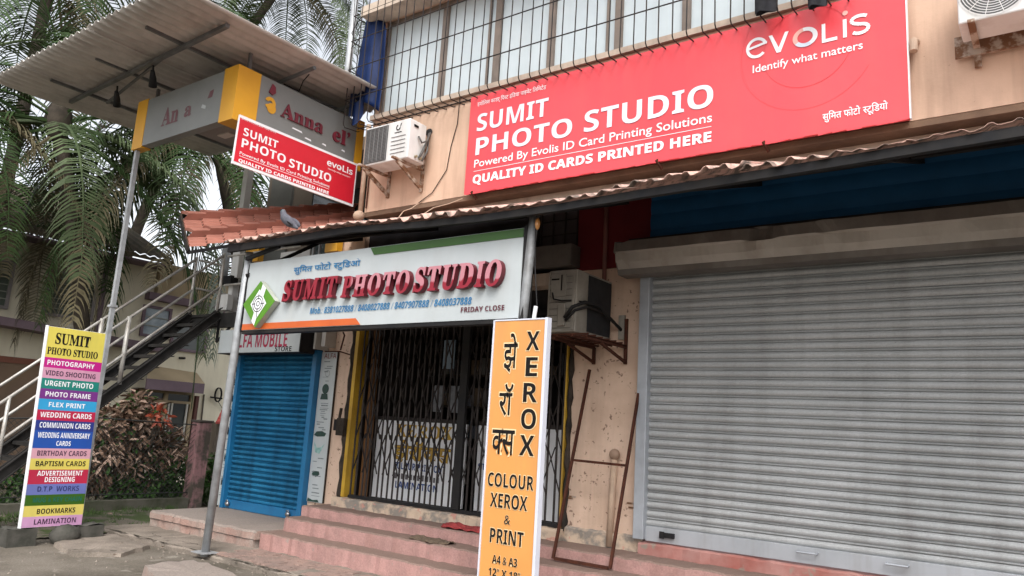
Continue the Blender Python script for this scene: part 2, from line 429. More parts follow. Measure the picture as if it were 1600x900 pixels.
o['label'] = 'cracked cement patch on the ground in front of the colour striped signboard'; o['category'] = 'cement patch'
CRK = mat('crack_dirt', (.03, .026, .02), (.045, .04, .03), ns=20, rough=1., spec=.1)
def crack(pts, wd, z, seed):
    q = MB(); rg = random.Random(seed); P = []
    for a, b in zip(pts, pts[1:]):
        for k in range(10):
            t = k / 10; P.append((a[0] + (b[0] - a[0]) * t + rg.uniform(-.012, .012), a[1] + (b[1] - a[1]) * t + rg.uniform(-.012, .012)))
    for a, b in zip(P, P[1:]):
        d = Vector((b[0] - a[0], b[1] - a[1], 0)); n_ = Vector((-d.y, d.x, 0)).normalized() * wd * rg.uniform(.3, 1.)
        q.quad(Vector((a[0], a[1], z)) - n_, Vector((a[0], a[1], z)) + n_, Vector((b[0], b[1], z)) + n_, Vector((b[0], b[1], z)) - n_)
    q.build('crack', CRK, pav)
crack([(-9.9, 5.75), (-9.3, 5.62), (-8.7, 5.70), (-8.2, 5.60)], .006, .0895, 1)
crack([(-9.3, 5.62), (-9.2, 5.9), (-9.25, 6.05)], .005, .0895, 2)
crack([(-8.75, 5.69), (-8.85, 5.46)], .005, .0895, 3)
crack([(-10.4, 5.46), (-9.4, 5.452), (-8.4, 5.458), (-7.2, 5.45), (-6.0, 5.455)], .016, .0897, 4)
# interlocking pink pavers at the foot of the steps, each a piece of the pavement
def paver_mesh(seed):
    m = MB(); n = 5; L = .21; W = .125; rg = random.Random(seed)
    poly = []
    for i in range(n + 1): poly.append((-L/2 + L * i / n, -W/2 + .014 * math.sin(PI * 2 * i / n)))
    for i in range(n, -1, -1): poly.append((-L/2 + L * i / n, W/2 + .014 * math.sin(PI * 2 * i / n)))
    m.prism(poly, lambda u, v, d: (u, v, d), -.03, .0)
    return m.mesh('paver')
pms = []
for k in range(3):
    me = paver_mesh(k); me.materials.append(PAVP); pms.append(me)
k = 0
for iy in range(4):
    for ix in range(17):
        x = -7.95 + ix * .222 + (iy % 2) * .11; y = 5.56 + iy * .142
        p = bpy.data.objects.new('paver', pms[k % 3]); COL.objects.link(p); p.parent = pav
        p.location = (x, y, .096 + rg.uniform(-.004, .005)); p.rotation_euler = (rg.uniform(-.02, .02), rg.uniform(-.02, .02), rg.uniform(-.03, .03)); k += 1

# ---------------------------------------------------------------- steps and platform
st = thing('entrance_steps', 'three pink painted steps with dirty treads leading up to the folding gate', 'steps', (-4, 6.6, .085))
for nm, y0, z1, x0, sd in (('step', 6.13, .275, -8.05, 1), ('step', 6.44, .435, -8.05, 2), ('step', 6.74, .565, -8.08, 3)):
    m = MB(); rough_box(m, x0, 2.2, y0, 7.45, 0.03 if z1 < .3 else z1 - .2, z1, n=120, j=.011, ch=.015, seed=sd); m.build(nm, STEPP, st)
pl = thing('shop_platform', 'grey cement platform slab in front of the blue roller shutter', 'platform', (-9.2, 6.1, .085))
m = MB(); rough_box(m, -10.42, -8.1, 6.07, 7.45, .0, .19, n=30, j=.012, ch=.012, seed=8); m.build('base', SLABG, pl)
m = MB(); rough_box(m, -10.42, -8.06, 6.05, 7.45, .19, .29, n=30, j=.012, ch=.025, seed=9); m.build('slab', SLABG, pl)

# ================================================================ THE SHOP BUILDING
B = thing('shop_building', 'peach two storey shop building with barred upper windows and shuttered ground floor', 'building', (-4, 7.2, 0))
UY = 7.0
m = MB(); m.box(-7.75, 3.0, UY, UY + .2, 4.51, 5.85); m.build('upper_wall', PEACH, B)
m = MB(); m.box(-1.28, 3.0, UY, UY + .2, 5.855, 10.0); m.build('window_wall', PEACH, B)
m = MB(); m.box(-7.75, -7.70, UY, UY + .2, 5.93, 10.0); m.build('corner_wall', PEACH, B)
m = MB(); m.box(-7.70, -1.29, UY + .003, UY + .2, 7.38, 10.0); m.build('lintel_wall', PEACH, B)
m = MB(); m.box(-7.75, -7.55, UY + .2, 13.0, 4.51, 10.0); m.build('side_wall', PEACH, B)
m = MB(); m.box(-7.9, -1.3, 6.70, UY - .002, 7.37, 7.52); m.build('sunshade', PLASTER, B)
m = MB(); m.box(-7.78, -1.3, 6.95, UY + .12, 5.855, 5.925); m.build('sill', PLASTER, B)
m = MB(); m.box(-7.75, 3.0, UY + .004, 7.6, 4.445, 4.505); m.build('floor_slab', SOFFIT, B)
# the upper windows: mullions and frosted panes
xs = [-7.69, -6.57, -5.65, -4.82, -3.90, -3.08, -2.2, -1.30]
for i in range(len(xs) - 1):
    a, b = xs[i], xs[i + 1]
    f = MB(); t = .045
    f.box(a, a + t, 7.04, 7.12, 5.93, 7.37); f.box(b - t, b, 7.04, 7.12, 5.93, 7.37)
    f.box(a + t, b - t, 7.043, 7.117, 5.93, 5.96); f.box(a + t, b - t, 7.043, 7.117, 7.32, 7.37)
    mid = (a + b) / 2
    wf = f.build('window', MULL, B)
    p = MB(); p.quad((a + t, 7.085, 5.96), (b - t, 7.085, 5.96), (b - t, 7.085, 7.32), (a + t, 7.085, 7.32)); p.build('pane', PANE, wf)
    if i in (1, 3):
        p = MB(); p.box(b - .16, b - .13, 7.05, 7.08, 5.96, 7.32); p.build('sash', MULL, wf)
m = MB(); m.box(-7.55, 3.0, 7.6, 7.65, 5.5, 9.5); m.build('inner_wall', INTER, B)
# ground floor walls
LY = 7.2
m = MB(); m.box(-10.56, -10.37, LY, LY + .25, .0, 3.18); m.build('left_wall', PEACH_OLD, B)
m = MB(); m.box(-8.55, -7.90, LY, LY + .25, .3, 4.28); m.build('gate_pillar', PEACH_OLD, B)
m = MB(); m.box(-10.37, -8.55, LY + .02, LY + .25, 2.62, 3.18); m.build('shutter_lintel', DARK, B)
m = MB(); m.box(-4.40, -3.50, LY, LY + .25, .5, 3.47); m.build('shutter_pillar', PEACH_OLD, B)
m = MB(); m.box(-4.39, -3.45, LY - .02, LY + .25, 3.473, 4.28); m.build('maroon_wall', MAROON, B)
m = MB(); m.box(-7.75, 3.0, LY + .003, LY + .25, 4.283, 4.442); m.build('wall_band', PLASTER, B)
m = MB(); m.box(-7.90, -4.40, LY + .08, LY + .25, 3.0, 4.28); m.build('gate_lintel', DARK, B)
m = MB(); m.box(-7.2, -4.35, 6.98, LY + .078, 3.50, 3.74); m.build('shutter_box', HOODM, B)
m = MB(); m.box(-6.0, -4.42, 7.05, LY + .075, 3.30, 3.44); m.build('lintel_beam', PLASTER, B)
# dark barred ventilator over the gate
vf = MB(); vf.box(-4.96, -4.40, 7.255, 7.279, 3.77, 4.26); v = vf.build('ventilator', mat('dusty_glass', (.075, .065, .068), (.05, .045, .05), rough=.5), B)
for k in range(4):
    q = MB(); q.bar((-4.93 + .165 * k, 7.235, 3.77), (-4.93 + .165 * k, 7.235, 4.26), .014, .014); q.build('bar', GATEM, v)
for k in range(2):
    q = MB(); q.bar((-4.96, 7.236, 3.93 + .17 * k), (-4.40, 7.236, 3.93 + .17 * k), .012, .012); q.build('bar', GATEM, v)
# threshold and base walls
m = MB(); rough_box(m, -7.90, -4.40, 7.06, 7.5, .55, .685, n=50, j=.012, ch=.02, seed=21); m.build('threshold', BROKEN, B)
m = MB(); rough_box(m, -3.50, 3.0, 7.08, 7.5, .3, .675, n=70, j=.01, ch=.015, seed=22); m.build('base_wall', PINKWALL, B)
m = MB(); rough_box(m, -4.41, -3.50, 7.165, 7.3, .55, .72, n=14, j=.012, ch=.02, seed=23); m.build('plinth', BROKEN, B)
# shop room behind the folding gate
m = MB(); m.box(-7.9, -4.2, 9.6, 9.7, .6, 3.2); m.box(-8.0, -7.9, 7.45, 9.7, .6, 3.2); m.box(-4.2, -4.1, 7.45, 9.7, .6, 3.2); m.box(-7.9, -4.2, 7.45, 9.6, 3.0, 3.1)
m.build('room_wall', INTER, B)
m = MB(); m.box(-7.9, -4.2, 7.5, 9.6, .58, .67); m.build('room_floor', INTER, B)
# yellow jambs and dark timber edge of the gate opening
m = MB(); m.box(-7.815, -7.755, 7.13, 7.30, .69, 3.0); m.build('jamb', YELLOW, B)
m = MB(); m.box(-7.70, -7.62, 7.34, 7.42, .69, 3.0); m.build('jamb', mat('brown_jamb', (.20, .09, .03), rough=.6), B)
m = MB(); m.box(-4.448, -4.43, 7.15, 7.30, .69, 3.0); m.build('jamb', YELLOW, B)
m = MB(); m.tube([(-7.86 + .006 * math.sin(k * 2.1), 7.17, .62 + .10 * k) for k in range(24)], [.05 + .012 * math.sin(k * 1.7) for k in range(24)], 6); m.build('post', WOODDK, B)
m = MB(); m.tube([(-4.405 + .006 * math.sin(k * 2.3), 7.19, .66 + .10 * k) for k in range(22)], [.03 + .012 * math.sin(k * 1.9) for k in range(22)], 6); m.build('post', WOODDK, B)
# rear first floor shopfront above the blue shutter
m = MB(); m.box(-11.35, -7.75, 7.95, 8.1, 3.2, 6.2); m.build('rear_wall', mat('brown_grey_wall', (.20, .165, .135), (.15, .125, .1), ns=1.2, rough=.8), B)
m = MB(); m.box(-11.2, -10.62, 7.90, 7.948, 3.25, 6.15); m.build('rear_pillar', mat('grey_render', (.15, .155, .145), rough=.8), B)
m = MB(); m.box(-10.05, -8.3, 7.90, 7.948, 3.25, 5.95); wf = m.build('rear_window', STEELD, B)
for a, b in ((-10.0, -9.2), (-9.15, -8.35)):
    q = MB(); q.box(a, b, 7.885, 7.899, 3.3, 5.88); q.build('pane', DGLASS, wf)
m = MB(); m.box(-10.85, -7.75, 7.45, 7.95, 3.05, 3.19); m.build('terrace_slab', PLASTER, B)
# amber strips and white post seen through the gap above the white signboard
for a, b in ((-10.46, -10.12), (-8.56, -8.30)):
    m = MB(); m.box(a, b, 7.05, 7.15, 4.03, 4.34); m.build('amber_strip', ANNY, B)
m = MB(); m.box(-9.9, -9.2, 7.3, 7.35, 3.75, 4.2); m.build('rear_shutter_box', ACW, B)
for x in (-9.12, -8.98, -8.8):
    q = MB(); q.tube([(x, 7.3, 3.2), (x, 7.3, 4.4)], .022, 8); q.build('rear_pipe', STEELW, B)
# blue corrugated sheet over the grey shutter
for k in range(4):
    z0 = 3.66 + k * .16; q = MB(); yo = .003 * (k % 2)
    q.grid(lambda a, b: (-3.45 + 6.4 * a, 7.10 - yo - .016 * math.sin(PI * b), z0 + .166 * b), 8, 6); q.build('blue_sheet', BLUESHEET, B, True)
# drain stub and pipes on the walls
m = MB(); m.tube([(-.895, 6.99, 5.23), (-.90, 6.90, 5.20), (-.905, 6.89, 5.10)], .034, 10); m.build('drain_stub', PIPEM, B)
m = MB(); m.tube([(-7.70, 6.975, 4.56), (-7.70, 6.975, 5.35)], .011, 6); m.build('rusty_pipe', RUST, B)
m = MB(); m.tube([(-7.80, 6.97, 4.45), (-7.80, 6.97, 5.8)], .035, 8); m.ell((-7.80, 6.95, 4.46), .09, .08, .07); m.build('downpipe', PIPEM, B, True)
m = MB(); m.tube([(-3.85, 7.165, .58), (-3.82, 7.16, 1.44)], .035, 10); m.build('wall_pipe', PIPEM, B, True)
m = MB(); m.ell((-3.815, 7.15, 1.49), .058, .05, .058, 12, 8); m.build('pipe_cap', mat('cap_brown', (.33, .22, .155), rough=.7), B, True)
m = MB(); m.tube([(-4.02, 7.16, 3.30), (-4.03, 7.16, 4.27)], .024, 8); m.build('conduit', mat('maroon_pipe', (.24, .10, .085), rough=.6), B, True)
# small holes, hooks and screws on the pillar
for (x, z) in ((-3.62, .98), (-3.64, 1.02), (-4.36, 1.0), (-4.32, 1.02)):
    q = MB(); q.box(x - .04, x + .04, 7.19, 7.198, z - .008, z + .008); q.build('bolt', RUSTW, B)
# hanging cables on the upper wall
def cable(pts, r, name, m_, parent=None, label=None, cat='cable'):
    q = MB(); q.tube(pts, r, 5); o = q.build(name, m_, parent)
    if label: o['label'] = label; o['category'] = cat
    return o
cable([(-6.15, 6.985, 5.88), (-6.16, 6.985, 5.5), (-6.24, 6.985, 5.2), (-6.28, 6.985, 4.9), (-6.5, 6.985, 4.62), (-6.72, 6.985, 4.515)], .006, 'wall_cable', WOODDK, B)
cable([(-6.72, 6.97, 4.50), (-6.76, 6.9, 4.42), (-6.80, 6.8, 4.36), (-6.82, 6.7, 4.2)], .006, 'loose_cable', PIPEM, B)
cable([(-5.95, 6.95, 4.46), (-6.12, 6.9, 4.40), (-6.30, 6.82, 4.35), (-6.45, 6.7, 4.2)], .006, 'loose_cable', PIPEM, B)

# ================================================================ ROLLER SHUTTERS
def shutter(name, label, x0, x1, z0, z1, n, y, slat_m, rail_m, org):
    t = thing(name, label, 'roller shutter', org)
    p = (z1 - z0) / n; prof = []
    for i in range(7):
        a = i / 6; prof.append((.004 - .022 * math.sin(PI * (.06 + .90 * a)) ** .7, p * .66 * a))
    prof += [(.014, p * .70), (.012, p * .745), (-.006, p * .77), (-.008, p * .82), (.010, p * .85), (.014, p * .91), (.012, p * .96), (.004, p * 1.004)]
    mb = MB(); nx = 10
    nx = 24
    me = MB(); base = 0
    for i in range(nx + 1):
        for (dy, dz) in prof: me.v.append(Vector((x0 - org[0] + (x1 - x0) * i / nx, dy, dz)))
    k = len(prof)
    for i in range(nx):
        for j in range(k - 1):
            q = i * k + j; me.f.append((q, q + k, q + k + 1, q + 1))
    msh = me.mesh('slat', smooth=False); msh.materials.append(slat_m)
    q = MB(); q.box(x0 + .005, x1 - .005, y + .03, y + .04, z0, z1 + .05); q.build('leak_backing', DARK, t)  # added dark sheet, blocks light leaking between the slats
    rg = random.Random(label); ms = [msh]
    for vv in range(4):
        m2 = msh.copy()
        for v_ in m2.vertices:
            e = .008 * math.exp(-((v_.co.x - cx[vv]) / .25) ** 2) if (cx := [-1.2, .4, 1.7, -.4]) else 0
            v_.co.y += e
        ms.append(m2)
    for i in range(n):
        s = bpy.data.objects.new('slat', ms[rg.randrange(5)]); COL.objects.link(s); s.parent = t
        s.location = (rg.uniform(-.004, .004), y - org[1] + rg.uniform(-.003, .003), z0 + p * i - org[2]); s.rotation_euler = (rg.uniform(-.05, .05), 0, 0)
    return t
gs = shutter('roller_shutter', 'wide closed grey metal roller shutter with dented hood on the right', -3.44, 2.9, .83, 3.42, 30, 7.17, GREYSHUT, GREYRAIL, (-.3, 7.2, .69))
m = MB(); m.box(-3.55, -3.44, 7.08, 7.196, .70, 3.36); m.build('guide_rail', GREYRAIL, gs, bevel=.006)
m = MB(); m.box(-3.44, 2.9, 7.135, 7.18, .69, .83); m.build('bottom_rail', mat('bottom_rail_grey', (.42, .44, .47), (.34, .36, .385), ns=2, rough=.5, metal=.2, streak=(.2, .18, .16), sa=.4), gs, bevel=.004)
for x in (-1.98, -1.28, -.3):
    q = MB(); q.tube([(x, 7.13, .79), (x, 7.085, .785), (x + .16, 7.085, .785), (x + .16, 7.13, .79)], .009, 6); q.build('handle', GREYRAIL, gs)
q = MB(); q.box(-3.26, -3.13, 7.10, 7.134, .745, .79); q.box(-3.27, -3.225, 7.085, 7.10, .735, .80); q.build('lock_hasp', STEELD, gs)
# hood: bent dented sheet
hp = [(6.98, 3.68), (6.88, 3.665), (6.78, 3.64), (6.76, 3.53), (6.80, 3.515), (6.82, 3.43), (6.86, 3.365), (6.88, 3.31), (7.08, 3.31)]
def hood_pt(i, nx, k, x0=-3.70, x1=2.9):
    x = x0 + (x1 - x0) * i / nx; y, z = hp[k]
    z += (x + 3.7) * -.002
    e = math.exp(-((x + 2.20) / .10) ** 2); e2 = math.exp(-((x + 1.62) / .05) ** 2); e3 = math.exp(-((x + 3.65) / .06) ** 2)
    wv = .008 * math.sin(x * 5.3 + k) + .005 * math.sin(x * 13 + k * 2)
    if 1 <= k <= 5: y += wv + (.09 * e if k in (2, 3) else -.03 * e) + .03 * e2 * (1 if k == 3 else -1); z += wv * .5 - (.03 * e if k == 3 else 0) + .02 * e3 * (k - 3)
    return (x, y, z)
for k0, k1, mm, nm in ((0, 3, HOODM, 'hood_cover'), (3, 6, mat('hood_beige', (.44, .41, .375), (.34, .315, .285), ns=2, rough=.6, streak=(.2, .16, .12), sa=.4), 'hood_face'), (6, 8, HOODM, 'hood_lip')):
    q = MB(); nx = 90; kk = k1 - k0 + 1
    for i in range(nx + 1):
        for k in range(k0, k1 + 1): q.v.append(Vector(hood_pt(i, nx, k)))
    for i in range(nx):
        for k in range(kk - 1): q.f.append((i * kk + k, (i + 1) * kk + k, (i + 1) * kk + k + 1, i * kk + k + 1))
    q.build(nm, mm, gs)
q = MB(); q.prism([(y, z) for y, z in hp], lambda u, v, d: (d, u, v), -3.702, -3.69); q.build('hood_end', HOODM, gs)
q = MB(); q.box(-3.62, 2.9, 6.93, 7.09, 3.685, 3.70); q.build('hood_top', STEELD, gs)

bs_ = shutter('roller_shutter', 'closed bright blue metal roller shutter of the small shop on the left', -10.30, -8.62, .42, 2.66, 30, 7.17, BLUESHUT, BLUEFRAME, (-9.46, 7.2, .29))
for a, b in ((-10.37, -10.30), (-8.62, -8.53)):
    m = MB(); m.box(a, b, 7.09, 7.196, .29, 2.62); m.build('guide_rail', BLUEFRAME, bs_, bevel=.005)
m = MB(); m.box(-10.30, -8.62, 7.13, 7.175, .295, .42); m.build('bottom_rail', BLUEFRAME, bs_, bevel=.004)
for x in (-10.20, -8.80):
    q = MB(); q.ell((x, 7.10, .36), .045, .03, .035); q.tube([(x - .02, 7.11, .36), (x - .02, 7.09, .41), (x + .02, 7.09, .41), (x + .02, 7.11, .36)], .008, 6); q.build('padlock', mat('padlock_steel', (.35, .35, .36), rough=.3, metal=.8), bs_, True)

# ================================================================ FOLDING GATE
gt = thing('folding_gate', 'dark collapsible lattice gate across the shop entrance', 'gate', (-6.1, 7.2, .69))
x0, x1, z0, z1 = -7.70, -4.47, .70, 2.98; n = 35; dx = (x1 - x0) / n
bar = MB(); bar.box(-.011, .011, -.006, .006, 0, z1 - z0); bm_ = bar.mesh('upright'); bm_.materials.append(GATEM)
rg = random.Random(4)
for i in range(n + 1):
    b = bpy.data.objects.new('upright', bm_); COL.objects.link(b); b.parent = gt
    b.location = (x0 + dx * i + rg.uniform(-.012, .012) - gt.location.x, rg.uniform(-.006, .006), z0 - gt.location.z); b.rotation_euler = (0, rg.uniform(-.003, .003), 0)
L = 2 * dx; H = .50
for sgn, yy in ((1, -.012), (-1, -.018)):
    q = MB(); q.bar((0, 0, 0), (sgn * L, 0, H), .004, .020, (0, 1, 0)); ms = q.mesh('lattice_bar'); ms.materials.append(GATEM)
    for zi in (.42, .86, 1.34, 1.9):
        if zi in (1.86,) : pass
        for i in range(0, n - 1, 1):
            if (i + (sgn < 0)) % 2: continue
            b = bpy.data.objects.new('lattice_bar', ms); COL.objects.link(b); b.parent = gt
            b.location = (x0 + dx * (i + (0 if sgn > 0 else 2)) - gt.location.x, yy, z0 + zi - .1 - gt.location.z)
q = MB(); q.box(x0, x1, 7.15, 7.23, .688, .725); q.build('bottom_track', STEELD, gt)
q = MB(); q.box(x0, x1, 7.15, 7.25, 2.98, 3.03); q.build('top_track', STEELD, gt)
q = MB(); q.box(-5.93, -5.82, 7.13, 7.17, .73, 2.97); q.build('closing_stile', STEELD, gt)
lk = thing('gate_lock_box', 'rusty black hasp box with bolt beside the left edge of the folding gate', 'lock box', (-7.98, 7.2, 1.6))
q = MB(); q.box(-8.09, -7.97, 7.13, 7.195, 1.53, 1.68); q.build('body', STEELD, lk, bevel=.008)
q = MB(); q.box(-7.96, -7.82, 7.06, 7.12, 1.47, 1.70); q.build('bolt_plate', WOODDK, lk, bevel=.01)
q = MB(); q.tube([(-7.95, 7.1, 1.70), (-7.93, 7.1, 1.83)], .02, 8); q.build('bolt', WOODDK, lk)
# white half panels behind the gate with printed lettering
def gate_panel(a, b, label):
    t = thing('counter_panel', label, 'panel', ((a + b) / 2, 7.5, .7)); q = MB(); q.box(a, b, 7.5, 7.53, .70, 1.71); q.build('board', WHITEP, t)
    q = MB(); q.box(a, b, 7.49, 7.54, 1.713, 1.76); q.build('top_rail', GATEM, t); return t
gp = gate_panel(-7.62, -6.07, 'white counter panel lettered in yellow and blue behind the folding gate')
fnP = plane_fn('Y', 7.5)
GOLD = mat('gold_print', (.52, .33, .035), (.42, .25, .03), rough=.5)
PAN = [('XEROX', 'b', -7.267, -6.282, 1.509, 0.154),
    ('झेरॉ{क}स', 'd', -7.27, -6.298, 1.221, 0.165),
    ('COLOUR PRINTOUT', 'sb', -7.255, -6.363, 1.091, 0.086),
    ('BAR', '', -7.24, -6.5, 0.967, 0.075),
    ('LAMINATION', 'sb', -7.198, -6.47, 0.851, 0.085),
    ('ST', 'sb', -5.872, -5.79, 1.183, 0.063),
    ('p1', 'pt', -7.821, -6.077, 1.715, 0.0),
    ('p2', 'pt', -5.887, -5.785, 1.229, 0.0)]
for r_, mm in zip(PAN[:6], (GOLD, GOLD, NAVYP, BLACKP, NAVYP, NAVYP)):
    if r_[0] == 'BAR':
        q = MB(); x = r_[2]; rg2 = random.Random(2)
        while x < r_[3]:
            wd = rg2.uniform(.03, .06); q.box(x, x + wd, 7.496, 7.499, r_[4], r_[4] + r_[5] * rg2.uniform(.8, 1)); x += wd + .02
        q.build('faded_print', mat('faded_print', (.12, .11, .12), rough=.6), gp)
    elif r_[0] != 'ST': 
        if r_[1] == 'd': lettering(gp, fnP, r_, mat('gold_edge', (.20, .11, .02), rough=.5), grow=.03, d=.002)
        lettering(gp, fnP, r_, mm, d=.005)
gp2 = gate_panel(-5.88, -5.15, 'white counter panel with blue letters half hidden by the orange signboard')
lettering(gp2, fnP, ('STATIONERY', 'sb', -5.85, -5.2, 1.183, .075), NAVYP, d=.004)
gp3 = gate_panel(-5.10, -4.44, 'plain white counter panel beside the right jamb of the folding gate')
# goods dimly seen in the shop
sh = thing('display_shelf', 'dark shelf of small goods dimly seen behind the folding gate', 'shelf', (-6.9, 8.6, .67))
for z in (1.5, 1.95, 2.4, 2.8):
    q = MB(); q.box(-7.8, -5.2, 8.6, 8.9, z, z + .03); q.build('board', WOODDK, sh)
rg = random.Random(9)
for z in (1.53, 1.98, 2.43):
    x = -7.7
    while x < -5.3:
        wd = rg.uniform(.06, .18); hh = rg.uniform(.1, .3)
        if rg.random() < .75:
            q = MB(); q.box(x, x + wd, 8.62, 8.8, z, z + hh)
            q.build('carton', [mat('goods_a', (.10, .10, .12)), mat('goods_b', (.14, .09, .05)), mat('goods_c', (.05, .09, .13)), mat('goods_d', (.16, .15, .14))][rg.randrange(4)], sh)
        x += wd + rg.uniform(.01, .06)
for (x, z, wd, hh, lab) in ((-6.62, 2.02, .17, .34, 'pale printed leaflet stuck up behind the lattice left of the dark stile'), (-6.36, 2.02, .17, .34, 'pale printed leaflet nearest the dark stile of the folding gate')):
    q = MB(); q.box(x - wd/2, x + wd/2, 7.56, 7.565, z - hh/2, z + hh/2); o = q.build('leaflet', mat('leaflet_paper', (.20, .205, .22), (.13, .135, .15), ns=20, rough=.6)); o['label'] = lab; o['category'] = 'leaflet'
q = MB(); q.box(-6.98, -6.78, 8.0, 8.02, 2.45, 2.85); o = q.build('tube_reflection', mat('bluish_reflection', (.22, .30, .38), rough=.2)); o['label'] = 'pale bluish painted tube reflection dimly seen behind the folding gate'; o['category'] = 'painted reflection'  # thin sheet with a tube light's reflection put into its colour
q = MB(); q.box(-5.62, -5.46, 7.56, 7.565, 2.38, 2.62); o = q.build('leaflet', mat('tricolour_paper', (.25, .10, .04), (.04, .16, .06), ns=8, rough=.6)); o['label'] = 'small orange and green leaflet behind the gate beside the orange signboard'; o['category'] = 'leaflet'
# ================================================================ AWNING
aw = thing('street_awning', 'long weathered corrugated awning on dark beam over the shopfronts', 'awning', (-3.5, 5.3, 0))
E0, E1, EZ1 = 5.20, 7.16, 4.27
def eave_z(x):
    P = [(-9, 3.70), (-8.1, 3.69), (-6.0, 3.69), (-4.6, 3.61), (-3.2, 3.605), (-2.1, 3.635), (-.7, 3.645), (0, 3.67), (3, 3.70)]
    for (a, za), (b, zb) in zip(P, P[1:]):
        if a <= x <= b: return za + (zb - za) * (x - a) / (b - a)
    return 3.7
def corr(x):
    return .009 * math.sin(x * 2 * PI / .30) + .012 * math.sin(x * 2 * PI / .15 + .8) + .006 * math.sin(x * 2 * PI / .075)
x = -8.12; k = 0; rg = random.Random(12)
while x < 2.9:
    x2 = x + 1.05; dz = rg.uniform(-.008, .012); sk = rg.uniform(-.03, .03); hd = rg.uniform(.0, .03)
    def pt(a, b, x=x, dz=dz, sk=sk, hd=hd):
        X = x - .02 + 1.09 * a; Y = E0 + sk * a - hd + (E1 - E0 - sk * a + hd) * b
        j = .006 * math.sin(X * 37 + k) * (1 - b) ** 6
        return (X, Y, eave_z(X) + (EZ1 - eave_z(X)) * b + corr(X) * (1.15 + .35 * math.sin(X * 2.3)) + dz + j + .004 * k % .008)
    q = MB(); q.grid(pt, 44, 8); o = q.build('roof_sheet', AWN, aw, True)
    md = o.modifiers.new('solid', 'SOLIDIFY'); md.thickness = .004
    x = x2; k += 1
q = MB(); BX = [-8.14, -7.0, -6.0, -5.0, -4.2, -3.4, -2.6, -1.4, 0, 2.9]
for a, b in zip(BX, BX[1:]):
    za, zb = eave_z(a) - .025, eave_z(b) - .025; ta, tb = (.085 if a < -6.5 else .066), (.085 if b < -6.5 else .066)
    q.add([(a, 5.235, za - ta), (b, 5.235, zb - tb), (b, 5.285, zb - tb), (a, 5.285, za - ta), (a, 5.235, za), (b, 5.235, zb), (b, 5.285, zb), (a, 5.285, za)], [(0, 3, 2, 1), (4, 5, 6, 7), (0, 1, 5, 4), (2, 3, 7, 6), (3, 0, 4, 7), (1, 2, 6, 5)])
q.build('eave_beam', STEELD, aw)
q = MB(); q.box(-8.14, 2.9, 6.3, 6.35, 3.92, 3.98); q.build('purlin', STEELD, aw)
for x in (-7.9, -6.5, -5.1, -3.76, -2.3, -.9, .6):
    q = MB(); q.bar((x, 5.29, eave_z(x) - .06), (x, 7.14, 4.18), .04, .05); q.build('rafter', STEELD, aw)
q = MB(); q.tube([(-8.11, 5.44, .05), (-8.03, 5.44, 2.6), (-7.93, 5.40, 3.60)], [.046, .046, .044], 12); q.build('post', STEELW, aw, True)
q = MB(); q.box(-8.24, -7.99, 5.34, 5.54, .088, .098); q.build('base_plate', STEELW, aw)
q = MB(); q.tube([(-4.05, 5.46, .09), (-3.86, 5.44, 2.64), (-3.765, 5.40, 3.58)], [.042, .042, .042], 12); q.build('post', mat('shaded_post', (.25, .26, .27), (.14, .14, .14), ns=7, rough=.6, metal=.2, streak=(.08, .07, .06), sa=.5, ss=9), aw, True)  # second post: darker copy of the pale steel, awning shade put into its colour
q = MB(); q.bar((-7.9, 5.35, 3.50), (-7.3, 5.35, 3.60), .04, .04); q.bar((-7.9, 5.38, 3.30), (-7.9, 6.4, 3.95), .04, .04); q.build('brace', STEELD, aw)
# bulb hanging from the beam
lb = thing('hanging_bulb', 'amber bulb hanging from the dark awning beam beside the pale post', 'light bulb', (-3.72, 5.40, 3.6))
q = MB(); q.tube([(-3.70, 5.36, 3.57), (-3.70, 5.36, 3.53)], .022, 8); q.build('socket', STEELD, lb, True)
q = MB(); q.ell((-3.70, 5.36, 3.465), .024, .024, .055, 10, 8); q.build('bulb', BULB, lb, True)
q = MB(); q.tube([(-3.725, 5.37, 3.45), (-3.73, 5.40, 3.1), (-3.70, 5.42, 2.75), (-3.735, 5.42, 2.6)], .006, 5); q.build('wire', STEELD, lb)
q = MB(); q.tube([(-3.71, 5.42, 2.74), (-3.735, 5.42, 2.55)], .018, 6); q.build('plug', WHITEP, lb)

# ================================================================ BIG WHITE SIGNBOARD
sg = thing('shop_signboard', 'long white signboard with raised red letters and green diamond under the awning', 'signboard', (-5.9, 5.4, 2.64))
q = MB(); q.box(-7.90, -3.87, 5.405, 5.47, 2.64, 3.46); q.build('panel', WHITE, sg)
q = MB(); q.box(-3.868, -3.83, 5.398, 5.52, 2.62, 3.48); q.box(-7.93, -7.902, 5.398, 5.52, 2.62, 3.48); q.box(-7.90, -3.87, 5.41, 5.52, 2.60, 2.637); q.build('frame', STEELD, sg)
fnB = plane_fn('Y', 5.40)
q = MB(); q.prism([(-7.895, 2.645), (-5.875, 2.645), (-5.955, 2.715), (-7.89, 2.715)], fnB, -.003, .002); q.build('orange_strip', ORANGEV, sg)
q = MB(); q.prism([(-5.83, 3.455), (-5.77, 3.375), (-3.873, 3.375), (-3.873, 3.455)], fnB, -.003, .002); q.build('green_strip', GREENV, sg)
